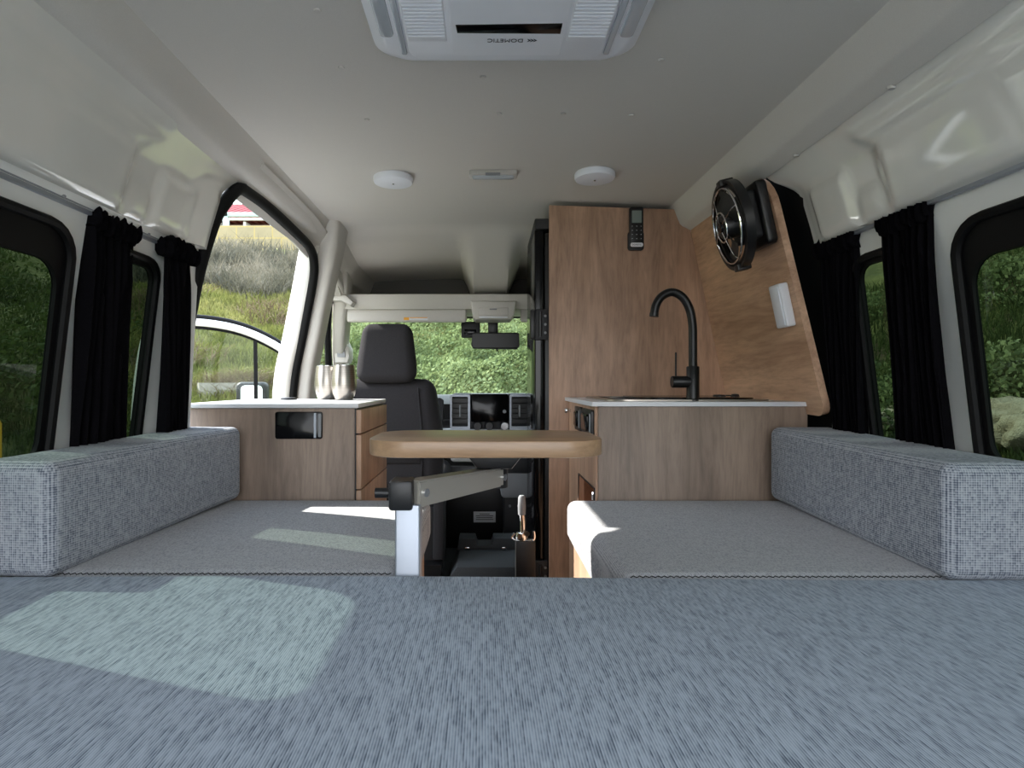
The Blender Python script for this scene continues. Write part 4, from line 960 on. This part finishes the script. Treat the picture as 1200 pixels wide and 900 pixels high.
# rocks at the foot of the driver-side bank
def rock(x, y, s, label, seed):
    bm = NB(); bmesh.ops.create_icosphere(bm, subdivisions=4, radius=1)
    for v in bm.verts:
        n = v.co.normalized(); k = 1+.35*noise.noise(n*1.3+Vector((seed*5, 0, 0)))+.16*noise.noise(n*3.5+Vector((seed, 3, 0)))+.07*noise.noise(n*9+Vector((0, seed, 0)))
        v.co = Vector((x, y, hill(x, y)+s*.22))+Vector((n.x*s*1.15, n.y*s*.95, n.z*s*.62))*k
    tag(obj('rock', bm, 'rock', None, 70), label, 'rock', 'pale limestone rocks')
def at(px, py):
    dx, dz = (px-565)/700, (449-py)/700
    y = 2.2
    while y < 40 and CAMZ+dz*y > hill(dx*y, y): y += .03
    return dx*y, y
for px, py, s, lab in ((1185, 512, .33, 'large pale limestone rock outside the wide driver side window'), (1052, 500, .20, 'pale limestone rock glimpsed between the two driver side curtains'), (1235, 520, .25, 'pale limestone rock beyond the rear end of the driver side window')):
    x, y = at(px, py); rock(x, y, s, lab, px*.1)
# concrete edging on the bank
x0, y0 = at(232, 468); x1, y1 = at(306, 466)
bm = NB(); p0, p1 = Vector((x0, y0, 0)), Vector((x1, y1, 0)); nseg = 10; pts = []
for i in range(nseg+1):
    q = p0.lerp(p1, i/nseg); pts.append((q.x, q.y, hill(x0, y0)+.02))
sweep(bm, pts, rect(.30, .14), False, (0, 0, 1)); tag(obj('kerb_stone', bm, 'concrete'), 'grey concrete edging at the foot of the grassy bank', 'edging')
blades('straw', 2500, lambda: (lambda t: (x0+(x1-x0)*t+random.gauss(0, .12), y0+(y1-y0)*t+.3+random.gauss(0, .18)))(random.random()), .16, .006, 'dry', 'dry straw lying above the concrete edging', 'straw', 2.5)
# block wall, rail fence, house
wy = 15.6
bm = NB(); box(bm, -22, 4, wy, wy+.3, 3.4, 4.93, .01); tag(obj('block_wall', bm, 'block'), 'low pale limestone block wall at the top of the bank', 'wall', None, 'thing')
t = thing('rail_fence', (-6.9, wy+.6, 4.0), 'grey green post and rail in front of the red roof', 'fence')
for x in (-6.93, -3.2, -10.6):
    bm = NB(); box(bm, x-.07, x+.07, wy+.5, wy+.62, 3.9, 5.42, .01); obj('post', bm, 'fence', t)
bm = NB(); box(bm, -10.6, -3.2, wy+.5, wy+.58, 5.30, 5.42, .01); obj('rail', bm, 'fence', t)
t = thing('house', (-9.2, 26, 4), 'house with a red tiled roof behind the block wall', 'house')
bm = NB(); box(bm, -16, -6.6, 24, 34, 3.9, 7.2); obj('house_wall', bm, 'brick', t)
def roofm():
    bm = NB()
    E = [(-16.6, 23.4), (-6.0, 23.4), (-6.0, 34.6), (-16.6, 34.6)]; ze = 7.25; zr = 9.35
    e = [bm.verts.new((x, y, ze)) for x, y in E]; r1 = bm.verts.new((-13.5, 28.5, zr)); r2 = bm.verts.new((-10.3, 28.5, zr))
    for f in ((e[0], e[1], r2, r1), (e[1], e[2], r2), (e[2], e[3], r1, r2), (e[3], e[0], r1)): bm.faces.new(f)
    bm.faces.new(e); bmesh.ops.recalc_face_normals(bm, faces=bm.faces[:]); return bm
def tile_mat():
    t = NT('red tile courses'); w = t.n('TexWave', wave_type='BANDS', bands_direction='X', i_Scale=1.1); t.l(t.coords((1, 1, 1)), w.inputs['Vector'])
    t.l(t.ramp(w.outputs['Fac'], [(0, S(84, 34, 38)), (.5, S(112, 52, 56)), (1, S(134, 84, 86))]), t.p.inputs['Base Color']); t.p.inputs['Roughness'].default_value = 1; t.p.inputs['Specular IOR Level'].default_value = .02; return t.m
M['tiles'] = tile_mat()
rf = obj('roof', roofm(), 'tiles', t)
bm = NB(); box(bm, -16.7, -5.9, 23.3, 23.42, 7.17, 7.26, .01); obj('gutter', bm, 'gutter', t)
for x in np.arange(-12.5, -6.2, 1.05):
    bm = NB(); box(bm, x-.05, x+.05, 23.5, 24, 6.95, 7.17); obj('eave_bracket', bm, 'gutter', t)
# yellow post beyond the passenger side window
bm = NB(); tube(bm, [(-2.27, 2.78, -.6), (-2.27, 2.78, .62), (-2.27, 2.78, .64)], [.028, .028, .02], 14); tag(obj('marker_post', bm, 'ypole'), 'thin yellow marker post outside the large passenger side window', 'post')

# ------------------------------------------------------------------ light, sky, camera
SUN = Vector((.727, -.278, -.628))
sd = bpy.data.lights.new('sun', 'SUN'); sd.energy = 13.5; sd.angle = R(.6); sd.color = (1, .95, .87)
so = bpy.data.objects.new('sun', sd); COL.objects.link(so); so.rotation_euler = SUN.to_track_quat('-Z', 'Y').to_euler(); so.location = (-10, 6, 12)
w = bpy.data.worlds.new('sky'); SC.world = w; w.use_nodes = True; nt = w.node_tree; bg = nt.nodes['Background']
tc = nt.nodes.new('ShaderNodeTexCoord'); sp = nt.nodes.new('ShaderNodeSeparateXYZ'); cr = nt.nodes.new('ShaderNodeValToRGB')
nt.links.new(tc.outputs['Generated'], sp.inputs[0]); nt.links.new(sp.outputs['Z'], cr.inputs['Fac']); nt.links.new(cr.outputs['Color'], bg.inputs['Color'])
cr.color_ramp.elements[0].color = (.98, .99, 1, 1); cr.color_ramp.elements[1].color = (.62, .78, 1, 1); cr.color_ramp.elements[1].position = .9
bg.inputs['Strength'].default_value = 4.6
cd = bpy.data.cameras.new('camera'); co = bpy.data.objects.new('camera', cd); COL.objects.link(co); SC.camera = co
co.location = (0, 0, CAMZ); co.rotation_euler = (PI/2, 0, 0); cd.sensor_width = 36; cd.lens = 21; cd.shift_x = 35/1200; cd.shift_y = -1/1200; cd.clip_start = .02; cd.clip_end = 300
vs_ = SC.view_settings; vs_.view_transform = 'Standard'; vs_.look = 'None'; vs_.gamma = 1; vs_.use_curve_mapping = False; vs_.exposure = .16
SC.cycles.diffuse_bounces = 8; SC.cycles.max_bounces = 14; SC.cycles.transparent_max_bounces = 16; SC.cycles.sample_clamp_indirect = 6
